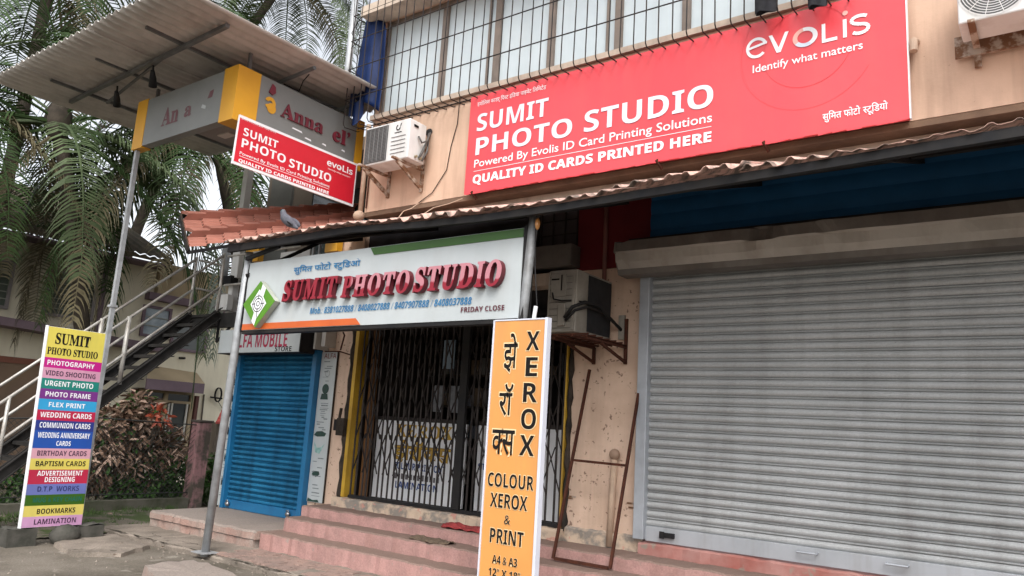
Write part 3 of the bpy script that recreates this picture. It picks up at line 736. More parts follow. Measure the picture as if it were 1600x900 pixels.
BIG = [('सुिमत फोटो {स}टुिडओ', 'd', -7.049, -5.96, 3.276, 0.057),
    ('SUMIT', 'bi', -7.115, -6.208, 2.948, 0.218),
    ('PHOTO', 'bi', -6.143, -5.145, 2.937, 0.213),
    ('STUDIO', 'bi', -5.108, -4.023, 2.938, 0.224),
    ('Mob.: 8381027888 / 8408027888 / 8407907888 / 8408037888', 'nb', -6.689, -4.423, 2.788, 0.068),
    ('FRIDAY CLOSE', 'sb', -4.538, -4.035, 2.716, 0.047),
    ('logo top', 'pt', -7.523, -7.256, 3.202, 0.004),
    ('logo bot', 'pt', -7.819, -7.534, 2.935, 0.0),
    ('or', 'pt', -7.878, -5.958, 2.712, 0.004),
    ('or2', 'pt', -7.91, -5.875, 2.644, 0.0),
    ('gr', 'pt', -5.834, -5.767, 3.424, 0.004),
    ('gr2', 'pt', -3.881, -3.876, 3.421, 0.0)]
lettering(sg, fnB, BIG[0], BLUEP, off=.016)
PINKTOP = None
def two_tone():
    m = bpy.data.materials.new('peeling_letter_face'); m.use_nodes = True; N = m.node_tree.nodes; L = m.node_tree.links
    g_ = N.new('ShaderNodeNewGeometry'); sp = N.new('ShaderNodeSeparateXYZ'); L.new(g_.outputs['Position'], sp.inputs[0])
    no = N.new('ShaderNodeTexNoise'); no.inputs['Scale'].default_value = 7; no.inputs['Detail'].default_value = 4; L.new(g_.outputs['Position'], no.inputs['Vector'])
    a = N.new('ShaderNodeMath'); a.operation = 'MULTIPLY_ADD'; L.new(no.outputs['Fac'], a.inputs[0]); a.inputs[1].default_value = .16; L.new(sp.outputs[2], a.inputs[2])
    r1 = N.new('ShaderNodeMapRange'); r1.inputs[1].default_value = 3.085; r1.inputs[2].default_value = 3.10; L.new(a.outputs[0], r1.inputs[0])
    r2 = N.new('ShaderNodeMapRange'); r2.inputs[1].default_value = -6.02; r2.inputs[2].default_value = -5.98; L.new(sp.outputs[0], r2.inputs[0])
    mu = N.new('ShaderNodeMath'); mu.operation = 'MULTIPLY'; L.new(r1.outputs[0], mu.inputs[0]); L.new(r2.outputs[0], mu.inputs[1])
    mx = N.new('ShaderNodeMix'); mx.data_type = 'RGBA'; mx.inputs[6].default_value = (.25, .007, .022, 1); mx.inputs[7].default_value = (.47, .19, .225, 1)
    L.new(mu.outputs[0], mx.inputs['Factor']); L.new(mx.outputs[2], N['Principled BSDF'].inputs['Base Color']); N['Principled BSDF'].inputs['Roughness'].default_value = .45
    return m
FACE = two_tone()
for r_ in BIG[1:4]:
    # raised letters: each a solid block with a face film
    r_ = (r_[0], 'b', r_[2] , r_[3] , r_[4], r_[5])
    s_, f_, u0, u1, v0, h = r_
    tot = sum({'I': .55, 'M': 1.25, 'U': 1.0, 'S': .8, 'T': .95, 'P': .9, 'H': 1.05, 'O': 1.05, 'D': 1.05}[c] for c in s_)
    u = u0
    for c in s_:
        wd = (u1 - u0) * {'I': .55, 'M': 1.25, 'U': 1.0, 'S': .8, 'T': .95, 'P': .9, 'H': 1.05, 'O': 1.05, 'D': 1.05}[c] / tot
        rr = (c, 'b', u + .004, u + wd * .945 - .014, v0, h)
        V, F = glyph_data(c, 'b', .022, .09, 3)
        a = min(v[0] for v in V); b = max(v[0] for v in V); sx = (rr[3] - rr[2]) / (b - a); sy = h / _cap['b']; zm = min(v[2] for v in V); zM = max(v[2] for v in V)
        blk = MB(); blk.v = [Vector(fnB(rr[2] + (v[0] - a) * sx + .13 * v[1] * sy - .012, v0 + v[1] * sy, .004 + .06 * (v[2] - zm) / (zM - zm))) for v in V]; blk.f = F
        lo = blk.build('letter', CRIMSIDE, sg)
        V, F = glyph_data(c, 'b', .022, 0, 3)
        fc = MB(); fc.v = [Vector(fnB(rr[2] + (v[0] - a) * sx + .13 * v[1] * sy - .012, v0 + v[1] * sy, .0665)) for v in V]; fc.f = F
        fc.build('letter_face', FACE, lo)
        u += wd
lettering(sg, fnB, BIG[4], BLUEP, off=.0, slant=.14)
lettering(sg, fnB, BIG[5], DARKRED, off=.004)
# green diamond emblem with white band and target rings
dT, dR, dBt, dL = (-7.53, 3.20), (-7.225, 2.95), (-7.535, 2.655), (-7.815, 2.935)
q = MB(); q.prism([dT, dR, dBt, dL], fnB, .004, .075); em = q.build('emblem', mat('emblem_side', (.42, .44, .38), (.3, .32, .27), rough=.5), sg)
def lerp2(a, b, t): return (a[0] + (b[0] - a[0]) * t, a[1] + (b[1] - a[1]) * t)
q = MB(); q.prism([dT, dR, dBt, dL], fnB, .0755, .078); q.build('emblem_face', LOGOG, em)
q = MB(); c_ = (-7.525, 2.93)
q.prism([lerp2(dT, dR, .16), lerp2(dT, dR, .38), lerp2(dBt, dL, .08), lerp2(dBt, dL, .30)][0:2] + [lerp2(dL, dBt, .92), lerp2(dL, dBt, .72)], fnB, .0785, .080); q.build('emblem_band', WHITEP, em)
q = MB(); q.prism([(c_[0], c_[1] + .17), (c_[0] + .15, c_[1]), (c_[0], c_[1] - .17), (c_[0] - .14, c_[1])], fnB, .0805, .082); q.build('emblem_centre', WHITEP, em)
def ring(mb, c, r0, r1, fn, d, n=28, a0=0, a1=2 * PI, sx=1.):
    for i in range(n):
        p = a0 + (a1 - a0) * i / n; p2 = a0 + (a1 - a0) * (i + 1) / n
        mb.quad(fn(c[0] + sx * r0 * math.cos(p), c[1] + r0 * math.sin(p), d), fn(c[0] + sx * r1 * math.cos(p), c[1] + r1 * math.sin(p), d), fn(c[0] + sx * r1 * math.cos(p2), c[1] + r1 * math.sin(p2), d), fn(c[0] + sx * r0 * math.cos(p2), c[1] + r0 * math.sin(p2), d))
q = MB()
for r0, r1 in ((.088, .098), (.058, .068), (.022, .032)): ring(q, c_, r0, r1, fnB, .0835)
for dx_, dz_ in ((1, 0), (-1, 0), (0, 1), (0, -1)):
    a = (c_[0] + dx_ * .05, c_[1] + dz_ * .05); b = (c_[0] + dx_ * .115, c_[1] + dz_ * (.115 if dz_ > -1 else .16))
    t = .005; q.quad(fnB(a[0] - t * abs(dz_), a[1] - t * abs(dx_), .084), fnB(a[0] + t * abs(dz_), a[1] + t * abs(dx_), .084), fnB(b[0] + t * abs(dz_), b[1] + t * abs(dx_), .084), fnB(b[0] - t * abs(dz_), b[1] - t * abs(dx_), .084))
q.build('emblem_rings', BLACKP, em)

# ================================================================ RED BOARD
rb = thing('red_signboard', 'wide coral red studio signboard with white lettering below the upper windows', 'signboard', (-3.5, 6.9, 4.58))
q = MB(); q.box(-5.875, -.955, 6.885, 6.93, 4.488, 5.757); 
rb_board = q.build('panel', REDV, rb)
q = MB(); q.box(-5.86, -.97, 6.932, 6.995, 4.50, 4.54); q.box(-5.86, -.97, 6.932, 6.995, 5.68, 5.72); q.build('back_frame', RUST, rb)
q = MB(); q.box(-.953, -.943, 6.88, 6.935, 4.488, 5.757); q.build('edge_strip', WHITEP, rb)
fnR = plane_fn('Y', 6.88)
def wavy(parent, rows, fn, bigm, ringm, d=.0):
    for r_ in rows:
        if r_[0] == 'RULE':
            q = MB(); q.quad(fn(r_[2], r_[4], .001), fn(r_[3], r_[4], .001), fn(r_[3], r_[4] + max(r_[5], .006), .001), fn(r_[2], r_[4] + max(r_[5], .006), .001)); q.build('rule', WHITEP, parent)
        elif r_[1] == 'ring':
            c = ((r_[2] + r_[3]) / 2, r_[4] + r_[5] / 2); rx = (r_[3] - r_[2]) / 2; ry = r_[5] / 2
            for a0, a1, mm in ((R(-60), R(100), WHITEP), (R(100), R(215), PINKP), (R(215), R(300), mat('pale_blue_print', (.66, .75, .86), rough=.4))):
                q = MB(); ring(q, c, ry * .62, ry, fn, .002, 16, a0, a1, rx / ry); q.build('logo_ring', mm, parent)
        elif r_[1] == 'lo' and len(r_[0]) == 1:
            s_, f_, u0, u1, v0, h = r_
            q = MB()
            if s_ == 'e':
                c = ((u0 + u1) / 2, v0 + h / 2); ring(q, c, h * .36, h * .5, fn, .002, 26, R(12), R(318), (u1 - u0) / h)
                q.prism([(u0 + .02, c[1] - .012), (u1 - .003, c[1] - .012 + .035), (u1 - .003, c[1] + .012 + .035), (u0 + .02, c[1] + .014)], fn, .003, .0042)
            elif s_ == 'v':
                m_ = (u0 + u1) / 2; t = .034
                q.prism([(u0, v0 + h), (u0 + t, v0 + h), (m_, v0 + .05), (u1 - t, v0 + h), (u1, v0 + h), (m_ + t * .55, v0), (m_ - t * .55, v0)], fn, 0, .002)
            elif s_ == 'L':
                t = .032; q.prism([(u0, v0 + h), (u0 + t, v0 + h), (u0 + t, v0 + t), (u1, v0 + t), (u1, v0), (u0, v0)], fn, 0, .002)
            elif s_ == 'i':
                t = .032; m_ = (u0 + u1) / 2; q.prism([(m_ - t / 2, v0), (m_ + t / 2, v0), (m_ + t / 2, v0 + h), (m_ - t / 2, v0 + h)], fn, 0, .002)
                q2 = MB(); ring(q2, (m_ + .005, v0 + h + .062), .0, .024, fn, .002, 14); q2.build('logo_dot', PINKP, parent)
            elif s_ == 's':
                pts = []
                for i in range(25):
                    t_ = i / 24
                    if t_ < .5: a = R(35) + R(235) * (t_ / .5); pts.append(((u0 + u1) / 2 + (u1 - u0) * .42 * math.cos(a), v0 + h * .735 + h * .20 * math.sin(a)))
                    else: a = R(90) - R(235) * ((t_ - .5) / .5); pts.append(((u0 + u1) / 2 + (u1 - u0) * .42 * math.cos(a), v0 + h * .265 + h * .23 * math.sin(a)))
                for i in range(24):
                    (ax, az), (bx, bz) = pts[i], pts[i + 1]; l = math.hypot(bx - ax, bz - az) or 1; nx_, nz_ = -(bz - az) / l * .016, (bx - ax) / l * .016
                    q.quad(fn(ax + nx_, az + nz_, .002 + .00005 * i), fn(ax - nx_, az - nz_, .002 + .00005 * i), fn(bx - nx_, bz - nz_, .002 + .00005 * i), fn(bx + nx_, bz + nz_, .002 + .00005 * i))
            q.build('logo_letter', WHITEP, parent)
        else:
            lettering(parent, fn, r_, bigm if r_[0] in ('SUMIT', 'PHOTO', 'STUDIO') else WHITEP, d=.002, name='lettering')
wavy(rb, [('इवोिलस काडर् िपंरट इंिडया पाइवेट िलिमटेड', 'r', -5.758, -4.734, 5.614, 0.049),
    ('SUMIT', 'sb', -5.74, -4.689, 5.274, 0.223),
    ('PHOTO', 'sb', -5.735, -4.349, 4.963, 0.221),
    ('STUDIO', 'sb', -4.193, -2.7, 4.971, 0.245),
    ('Powered By Evolis ID Card Printing Solutions', 'r2', -5.741, -2.71, 4.806, 0.096),
    ('RULE', '', -5.743, -2.716, 4.753, 0.006),
    ('QUALITY ID CARDS PRINTED HERE', 'sb2', -5.746, -2.714, 4.599, 0.103),
    ('e', 'lo', -2.369, -2.16, 5.375, 0.217),
    ('v', 'lo', -2.148, -1.958, 5.381, 0.196),
    ('O', 'ring', -1.921, -1.693, 5.375, 0.198),
    ('L', 'lo', -1.657, -1.522, 5.371, 0.189),
    ('i', 'lo', -1.48, -1.43, 5.374, 0.18),
    ('s', 'lo', -1.412, -1.241, 5.375, 0.193),
    ('Identify what matters', 'r2', -2.303, -1.307, 5.226, 0.077),
    ('सुिमत फोटो {स}टूिडयो', 'd', -1.662, -1.119, 4.607, 0.057)], fnR, PRINTG, None)
# faint circle watermark print and torn lower edge
q = MB(); ring(q, (-1.80, 5.38), .40, .406, fnR, .001, 40); ring(q, (-1.80, 5.38), .62, .624, fnR, .001, 40, R(150), R(330)); q.build('print_circle', mat('faint_print', (.75, .085, .10), rough=.35), rb)
for x in (-5.75, -3.3, -2.2):
    q = MB(); q.bar((x, 6.87, 4.50), (x + .03, 6.95, 4.42), .02, .03); q.build('bracket', RUST, rb)
q = MB(); rg = random.Random(5)
for k in range(40):
    xx = -5.87 + 4.9 * k / 40; q.quad((xx, 6.883, 4.489), (xx + .1225, 6.883, 4.489), (xx + .1225, 6.884, 4.489 - rg.uniform(.004, .02)), (xx, 6.884, 4.489 - rg.uniform(.004, .02)))
q.build('loose_hem', REDV, rb)

# ================================================================ FASCIA SIGN BOX (grey and amber) AND ITS CANOPY
an = thing('sign_box', 'grey and amber fascia sign box with damaged maroon letters under the tin canopy', 'sign box', (-9.4, 6.2, 5.27))
q = MB(); q.box(-10.33, -8.50, 5.10, 5.22, 5.28, 5.97); q.build('front_panel', ANNG, an)
q = MB(); q.box(-10.60, -10.332, 5.095, 5.23, 5.26, 5.99); q.build('amber_end', ANNY, an)
q = MB(); q.box(-8.498, -8.20, 5.095, 5.43, 5.26, 5.99); q.build('amber_corner', ANNY, an)
q = MB(); q.box(-8.32, -8.20, 5.432, 7.10, 5.28, 5.985); q.build('side_panel', ANNG, an)
q = MB(); q.box(-8.33, -8.195, 7.102, 7.24, 5.26, 6.02); q.build('amber_end', ANNY, an)
q = MB(); q.box(-9.20, -8.33, 5.225, 7.9, 5.30, 5.34); q.build('underside', UNDER, an)
q = MB(); q.box(-8.98, -8.74, 5.40, 5.52, 5.285, 5.299); q.build('ceiling_lamp', LIGHTP, an)
fnA = plane_fn('X', -8.2)
MAR = mat('maroon_letter', (.17, .014, .03), (.12, .01, .022), rough=.5)
ANS = [('Anna', 'b', 5.776, 6.489, 5.557, 0.193),
    ('el’', 'b', 6.666, 6.975, 5.54, 0.205),
    ('blob', 'pt', 5.504, 5.695, 5.563, 0.231),
    ('leaf', 'pt', 5.544, 5.647, 5.799, 0.135)]
lettering(an, fnA, ANS[0], MAR, d=.004, ext=.03, off=.004); lettering(an, fnA, ANS[1], MAR, d=.004, ext=.03, off=.004)
q = MB(); ring(q, (5.60, 5.66), .035, .085, fnA, .012, 18, R(-150), R(160)); ring(q, (5.63, 5.60), .0, .07, fnA, .008, 14); q.build('yellow_emblem', ANNY, an)
q = MB(); q.prism([(5.56, 5.80), (5.60, 5.93), (5.65, 5.90), (5.66, 5.82), (5.62, 5.78)], fnA, .002, .02); q.build('red_leaf', MAR, an)
for u_, v_, wd in ((5.98, 5.46, .18), (6.2, 5.40, .12), (6.5, 5.42, .08), (6.85, 5.45, .07)):
    q = MB(); q.quad(fnA(u_, v_, .002), fnA(u_ + wd, v_ - .01, .002), fnA(u_ + wd * .9, v_ + .014, .002), fnA(u_ + .02, v_ + .018, .002)); q.build('torn_patch', WHITEP, an)
fnF = plane_fn('Y', 5.10)
for r_ in [('An', 'b', -9.887, -9.476, 5.481, 0.246),
    ('a', 'b', -9.333, -9.165, 5.505, 0.199),
    ('p', 'pt', -8.792, -8.693, 5.641, 0.107)][:2]: lettering(an, fnF, r_, mat('faded_letter', (.13, .045, .055), (.16, .09, .1), ns=9), d=.004)
q = MB(); q.prism([(-8.82, 5.66), (-8.72, 5.66), (-8.70, 5.76), (-8.78, 5.75)], fnF, .001, .004); q.build('letter_remnant', mat('faded_letter', (.13, .045, .055)), an)
q = MB(); q.prism([(-8.92, 5.60), (-8.83, 5.56), (-8.84, 5.52), (-8.94, 5.555)], fnF, .001, .003); q.build('torn_patch', mat('pale_grey_mark', (.40, .42, .42)), an)
# post of the box
q = MB(); q.box(-10.55, -10.495, 5.12, 5.175, .03, 5.255); q.build('post', STEELW, an)
q = MB(); q.box(-10.575, -10.48, 5.10, 5.195, 3.0, 3.03); q.build('post_joint', STEELW, an)

bn = thing('red_banner', 'small tilted red studio banner with white border hanging below the grey sign box', 'banner', (-8.15, 6.15, 4.69))
fnN = plane_fn('X', -8.15)
q = MB(); q.prism([(5.166, 5.33), (7.14, 5.33), (7.14, 4.686), (5.15, 4.686)], fnN, -.03, -.004); q.build('border', WHITEP, bn)
q = MB(); q.prism([(5.175, 5.292), (7.115, 5.298), (7.115, 4.722), (5.165, 4.722)], fnN, -.003, .0); q.build('sheet', REDB, bn)
BAN = [('इवोिलस काडर् िपंरट इंिडया पाइवेट िलिमटेड', 'r', 5.193, 5.713, 5.277, 0.019),
    ('SUMIT', 'sb', 5.244, 5.765, 5.086, 0.102),
    ('PHOTO', 'sb', 5.24, 5.909, 4.93, 0.114),
    ('STUDIO', 'sb', 5.969, 6.688, 4.91, 0.116),
    ('Powered By Evolis ID Card Printing Solutions', 'r2', 5.229, 6.674, 4.83, 0.038),
    ('RULE', '', 5.228, 6.672, 4.806, 0.003),
    ('QUALITY ID CARDS PRINTED HERE', 'sb2', 5.226, 6.673, 4.73, 0.043),
    ('evoLis', 'lo', 6.587, 7.061, 5.136, 0.086),
    ('Identify what matters', 'r', 6.615, 7.025, 5.081, 0.024),
    ('TL', 'pt', 5.166, 7.132, 5.329, 0.0),
    ('BL', 'pt', 5.149, 7.133, 4.686, 0.0)]
wavy(bn, [r_ for r_ in BAN if r_[1] not in ('pt',)], fnN, WHITEP, None)
q = MB(); ring(q, (6.80, 5.172), .02, .032, fnN, .004, 14); q.build('logo_ring', WHITEP, bn)

cn = thing('tin_canopy', 'large corrugated tin canopy over the grey and amber sign box', 'canopy', (-10, 5.6, 6.2))
for k in range(5):
    xa = -12.55 + k * .97
    q = MB()
    q.grid(lambda a, b: (xa + 1.0 * a, 3.85 + 3.62 * b, 6.29 + .012 * (k % 2) + .024 * math.sin((xa + a) * 2 * PI / .16) + .05 * (b - .5) - .012 * math.sin(PI * b * 2)), 48, 6)
    o = q.build('roof_sheet', CANO, cn, True); md = o.modifiers.new('solid', 'SOLIDIFY'); md.thickness = .005; md.offset = 1
GALV = mat('galvanised_pipe', (.17, .175, .18), (.11, .11, .112), ns=7, rough=.5, metal=.3)
q = MB(); q.bar((-12.1, 4.80, 6.20), (-7.85, 4.66, 6.20), .05, .05); q.build('cross_beam', GALV, cn)
q = MB(); q.bar((-11.4, 5.02, 6.12), (-9.3, 4.72, 6.21), .03, .03); q.build('lamp_rail', GALV, cn)
for xx, ya, yb in ((-8.86, 4.2, 7.3), (-11.62, 4.3, 7.3), (-10.3, 4.3, 7.3)):
    q = MB(); q.bar((xx, ya, 6.235), (xx, yb, 6.235), .04, .04); q.build('purlin', GALV, cn)
for yy in (5.92, 6.96):
    q = MB(); q.tube([(-7.78, yy, 6.20), (-8.62, yy, 6.16)], .028, 8); q.build('arm', GALV, cn)
q = MB(); q.bar((-8.72, 5.6, 6.21), (-8.50, 7.1, 6.19), .03, .03); q.build('purlin', GALV, cn)
cable([(-8.45, 5.95, 6.14), (-8.3, 6.1, 6.06), (-8.1, 6.0, 6.12), (-7.95, 5.97, 6.17)], .008, 'wire', STEELD, cn)
for x_, y_ in ((-9.67, 4.76), (-10.81, 4.86)):
    q = MB(); q.tube([(x_, y_, 6.19), (x_ - .02, y_ + .02, 6.08)], .015, 6); sp_ = q.build('spotlight', STEELD, cn)
    q = MB(); q.tube([(x_ + .04, y_ - .02, 6.09), (x_ - .02, y_ + .03, 6.02), (x_ - .09, y_ + .08, 5.93)], [.025, .045, .055], 10); q.build('lamp_head', STEELD, sp_, True)
for x_ in (-10.5, -8.3):
    for y_ in (5.3, 7.0):
        q = MB(); q.bar((x_, y_, 5.99), (x_, y_, 6.25), .04, .04); q.build('prop', GALV, cn)
vp = MB(); vp.tube([(-9.08, 7.55, 6.0), (-9.08, 7.55, 8.6)], .055, 12); o = vp.build('vent_pipe', STEELW, None, True); o['label'] = 'tall pale vertical pipe rising behind the tin canopy'; o['category'] = 'pipe'
wp = thing('white_post', 'white square post with meter boxes at the top of the stairs', 'post', (-11.35, 7.5, 3.2))
q = MB(); q.box(-11.41, -11.29, 7.45, 7.57, 3.2, 6.15); q.build('post', ACW, wp)
q = MB(); q.box(-11.52, -11.20, 7.32, 7.44, 3.35, 3.62); q.build('meter_box', ACW, wp, bevel=.01)
q = MB(); q.tube([(-11.50, 7.38, 3.95), (-11.50, 7.38, 4.45)], .07, 10); q.build('cylinder', STEELW, wp, True)
q = MB(); q.box(-11.26, -11.08, 7.36, 7.45, 3.9, 4.55); q.build('side_box', ACW, wp)
q = MB(); q.box(-11.50, -11.15, 7.30, 7.44, 3.80, 3.93); q.build('clamp', STEELD, wp)

# ================================================================ TERRACOTTA TILE-SHEET ROOF
tr = thing('tile_sheet_roof', 'terracotta pressed tile roof sloping beside the stair top, pigeon at its edge', 'roof', (-8.6, 6.0, 4.2))
A0, A1 = Vector((-8.38, 4.88, 3.56)), Vector((-8.24, 7.26, 4.50))       # eave, near to far
T0, T1 = Vector((-9.10, 5.12, 4.15)), Vector((-8.98, 7.86, 5.03))       # top edge
nrm = (A1 - A0).cross(T0 - A0).normalized()
if nrm.z < 0: nrm = -nrm
nu, nvv = 11, 2
ALONG = (A1 - A0).normalized()
def roofp(u, v): return (A0.lerp(A1, u)).lerp(T0.lerp(T1, u), v)
for i in range(nu):
    for j in range(nvv):
        q = MB()
        def tp(a, b, i=i, j=j):
            bb = b
            prof = .042 * (1 - bb * 2.2) if bb < .42 else (.010 * math.sin((bb - .42) * 2 * PI / .19) ** 2)
            if bb < .5: prof = .016 * (1 - abs(((bb / .5) * 3) % 1 * 2 - 1))
            else: prof = .075 * (1 - (bb - .5) / .5) ** .6 if bb > .53 else .075 * (bb - .5) / .03
            return roofp((i + a * 1.04) / nu, (j + b) / nvv) + ALONG * (prof * 1.1) + nrm * (prof + .03 * (1 - a) + .003 * (i % 2))
        q.grid(tp, 3, 34)
        # front drop of the module
        b0 = len(q.v)
        for k in range(35):
            q.v.append(q.v[k].copy()); q.v.append(q.v[k] - nrm * .045)
        for k in range(34): q.f.append((b0 + 2 * k, b0 + 2 * k + 1, b0 + 2 * k + 3, b0 + 2 * k + 2))
        q.build('tile', TILE, tr)
q = MB()
for i in range(nu + 1):
    q.bar(roofp(i / nu, .0) - nrm * .004, roofp(i / nu, 1.) - nrm * .004, .012, .03)
for j in range(nvv): q.bar(roofp(0, (j + .51) / nvv) + nrm * .002, roofp(1, (j + .51) / nvv) + nrm * .002, .012, .02)
q.build('seam_shade', WOODDK, tr)  # no timber: dark bars stand in for shade in grooves and seams
q = MB(); q.bar(A0 - nrm * .05, A1 - nrm * .05, .04, .04); q.bar(T0 - nrm * .05, T1 - nrm * .05, .04, .04); q.bar(A0 - nrm * .05, T0 - nrm * .05, .04, .04); q.build('frame', STEELD, tr)
# ================================================================ FREE STANDING AND WALL SIGNS
os_ = thing('orange_signboard', 'tall orange signboard with black copying prices leaning at the pale post', 'signboard', (-3.81, 5.33, .05))
q = MB(); q.box(-4.075, -3.545, 5.335, 5.375, .06, 2.605); q.build('panel', ORSIGN, os_)
q = MB(); q.box(-3.543, -3.515, 5.325, 5.385, .05, 2.62); q.box(-4.09, -4.077, 5.325, 5.385, .05, 2.615); q.box(-4.077, -3.543, 5.33, 5.38, 2.606, 2.618); q.build('frame', mat('white_frame', (.62, .64, .72), (.56, .58, .66), rough=.4), os_)
q = MB(); q.box(-4.06, -3.56, 5.30, 5.42, -.02, .058); q.build('foot', STONE, os_)
fnO = plane_fn('Y', 5.33)
PALE = mat('pale_letter_edge', (.82, .62, .36), (.8, .58, .32), rough=.5)
for r_ in [('झे', 'd', -3.959, -3.813, 2.194, 0.205),
    ('रॉ', 'd', -3.978, -3.833, 1.793, 0.182),
    ('{क}स', 'd', -4.027, -3.791, 1.465, 0.197),
    ('X', 'sn', -3.727, -3.591, 2.343, 0.162),
    ('E', 'sn', -3.718, -3.599, 2.123, 0.161),
    ('R', 'sn', -3.729, -3.585, 1.906, 0.161),
    ('O', 'sn', -3.736, -3.585, 1.685, 0.164),
    ('X', 'sn', -3.737, -3.588, 1.467, 0.166),
    ('COLOUR', 'sn', -4.044, -3.574, 1.194, 0.111),
    ('TL', 'pt', -4.042, -3.547, 2.611, 0.0),
    ('XEROX', 'sn', -4.005, -3.626, 1.027, 0.114),
    ('&', 'sn', -3.848, -3.787, 0.902, 0.077),
    ('PRINT', 'sn', -3.985, -3.644, 0.742, 0.115),
    ('A4 & A3', 'sn', -3.946, -3.693, 0.581, 0.065),
    ('12" X 18"', 'sn', -3.976, -3.657, 0.481, 0.061),
    ('BL', 'pt', -4.082, -3.538, 0.498, 0.0)]:
    if r_[1] == 'pt': continue
    gw = .034 if r_[5] > .09 else .02; ge = gw * r_[5] / .7
    lettering(os_, fnO, (r_[0], r_[1], r_[2] - ge, r_[3] + ge, r_[4], r_[5]), PALE, d=-.002, grow=gw, name='letter_edge')
    lettering(os_, fnO, r_, BLACKP, d=.0005)
# ---- colour striped menu signboard
ms_ = thing('menu_signboard', 'tall colour striped signboard listing photo services in front of the stairs', 'signboard', (-9.9, 4.53, .22))
LEAN = .032
fnM = plane_fn('X', -9.9, LEAN, .22)
ST_ = [2.569, 2.201, 2.081, 1.953, 1.83, 1.708, 1.579, 1.458, 1.339, 1.13, 1.01, 0.882, 0.715, 0.592, 0.468, 0.344, 0.224]
SC = [(.66, .56, .10), (.48, .008, .21), (.60, .30, .42), (.008, .21, .17), (.17, .028, .22), (.03, .33, .62), (.46, .012, .06), (.018, .035, .22), (.012, .075, .36), (.62, .33, .40), (.66, .55, .11), (.44, .016, .055), (.13, .16, .42), (.006, .22, .14), (.66, .56, .13), (.56, .30, .50)]
SN = ['yellow', 'magenta', 'pink', 'teal', 'purple', 'sky_blue', 'crimson', 'navy', 'blue', 'rose', 'mustard', 'ruby', 'periwinkle', 'green', 'lemon', 'lilac']
q = MB(); q.prism([(4.205, .222), (4.885, .222), (4.885, 2.572), (4.205, 2.572)], fnM, -.05, -.003); q.build('board', WHITEP, ms_)
q = MB(); q.prism([(4.19, .215), (4.204, .215), (4.204, 2.58), (4.19, 2.58)], fnM, -.055, .003); q.build('edge_strip', WHITEP, ms_)
for i in range(16):
    q = MB(); q.prism([(4.206, ST_[i + 1]), (4.884, ST_[i + 1]), (4.884, ST_[i]), (4.206, ST_[i])], fnM, -.002, .0)
    q.build(SN[i] + '_stripe', mat(SN[i] + '_vinyl', SC[i], tuple(v * .85 for v in SC[i]), ns=2, rough=.45, streak=tuple(v * .55 + .03 for v in SC[i]), sa=.3, ss=5), ms_)
DKP = mat('dark_purple_print', (.05, .02, .05), rough=.5)
mcol = [BLACKP, BLACKP, WHITEP, DKP, WHITEP, WHITEP, WHITEP, WHITEP, WHITEP, WHITEP, WHITEP, DKP, BLACKP, WHITEP, WHITEP, mat('faded_navy_print', (.02, .03, .13), rough=.5), mat('faded_green_print', (.005, .12, .09), rough=.5), BLACKP, DKP]
for r_, mm in zip([('SUMIT', 'b', 4.297, 4.71, 2.373, 0.127),
    ('PHOTO STUDIO', 'b', 4.221, 4.821, 2.241, 0.081),
    ('PHOTOGRAPHY', 'sb', 4.242, 4.798, 2.112, 0.058),
    ('VIDEO SHOOTING', 'sn', 4.233, 4.826, 1.989, 0.058),
    ('URGENT PHOTO', 'sb', 4.246, 4.813, 1.865, 0.062),
    ('PHOTO FRAME', 'sb', 4.269, 4.797, 1.739, 0.058),
    ('FLEX PRINT', 'sb', 4.322, 4.747, 1.617, 0.056),
    ('WEDDING CARDS', 'sb', 4.242, 4.841, 1.493, 0.061),
    ('COMMUNION CARDS', 'sb', 4.251, 4.841, 1.371, 0.063),
    ('WEDDING ANNIVERSARY', 'sb', 4.248, 4.85, 1.253, 0.064),
    ('CARDS', 'sb', 4.466, 4.633, 1.162, 0.056),
    ('BIRTHDAY CARDS', 'sn', 4.268, 4.837, 1.044, 0.059),
    ('BAPTISM CARDS', 'sn', 4.267, 4.841, 0.922, 0.059),
    ('ADVERTISEMENT', 'sb', 4.299, 4.821, 0.811, 0.057),
    ('DESIGNING', 'sb', 4.392, 4.734, 0.737, 0.058),
    ('D.T.P  WORKS', 'sn', 4.324, 4.799, 0.629, 0.059),
    ('MUG & KEY CHAIN', 'sn', 4.292, 4.847, 0.506, 0.055),
    ('BOOKMARKS', 'sn', 4.352, 4.788, 0.373, 0.058),
    ('LAMINATION', 'sn', 4.336, 4.811, 0.255, 0.059)], mcol): lettering(ms_, fnM, (r_[0], 'sb' if r_[1] == 'sn' else r_[1]) + tuple(r_[2:]), mm, d=.002)
for k, (y_, z_, r_, lab) in enumerate(((4.70, .13, .15, 'rounded dark stone propping the colour striped signboard'), (4.22, .13, .17, 'dark square block under the front corner of the striped signboard'), (5.0, .12, .12, 'dark block at the rear corner of the colour striped signboard'))):
    q = MB(); rg = random.Random(k)
    if k == 0: q.ell((-9.88, y_, z_ - .02), .14, .17, .13, 12, 8)
    else: q.grid(lambda a, b: (-10.12 + .26 * a, y_ - .16 + .30 * b, .22 + .01 * math.sin(9 * a + 7 * b)), 4, 4); q.box(-10.13, -9.86, y_ - .165, y_ + .145, .0, .215)
    for v in q.v: v += Vector((rg.uniform(-.01, .01), rg.uniform(-.01, .01), rg.uniform(-.008, .004)))
    o = q.build('prop_stone', STONE, None, k == 0); o['label'] = lab; o['category'] = 'stone'; o['group'] = 'stones under the striped signboard'
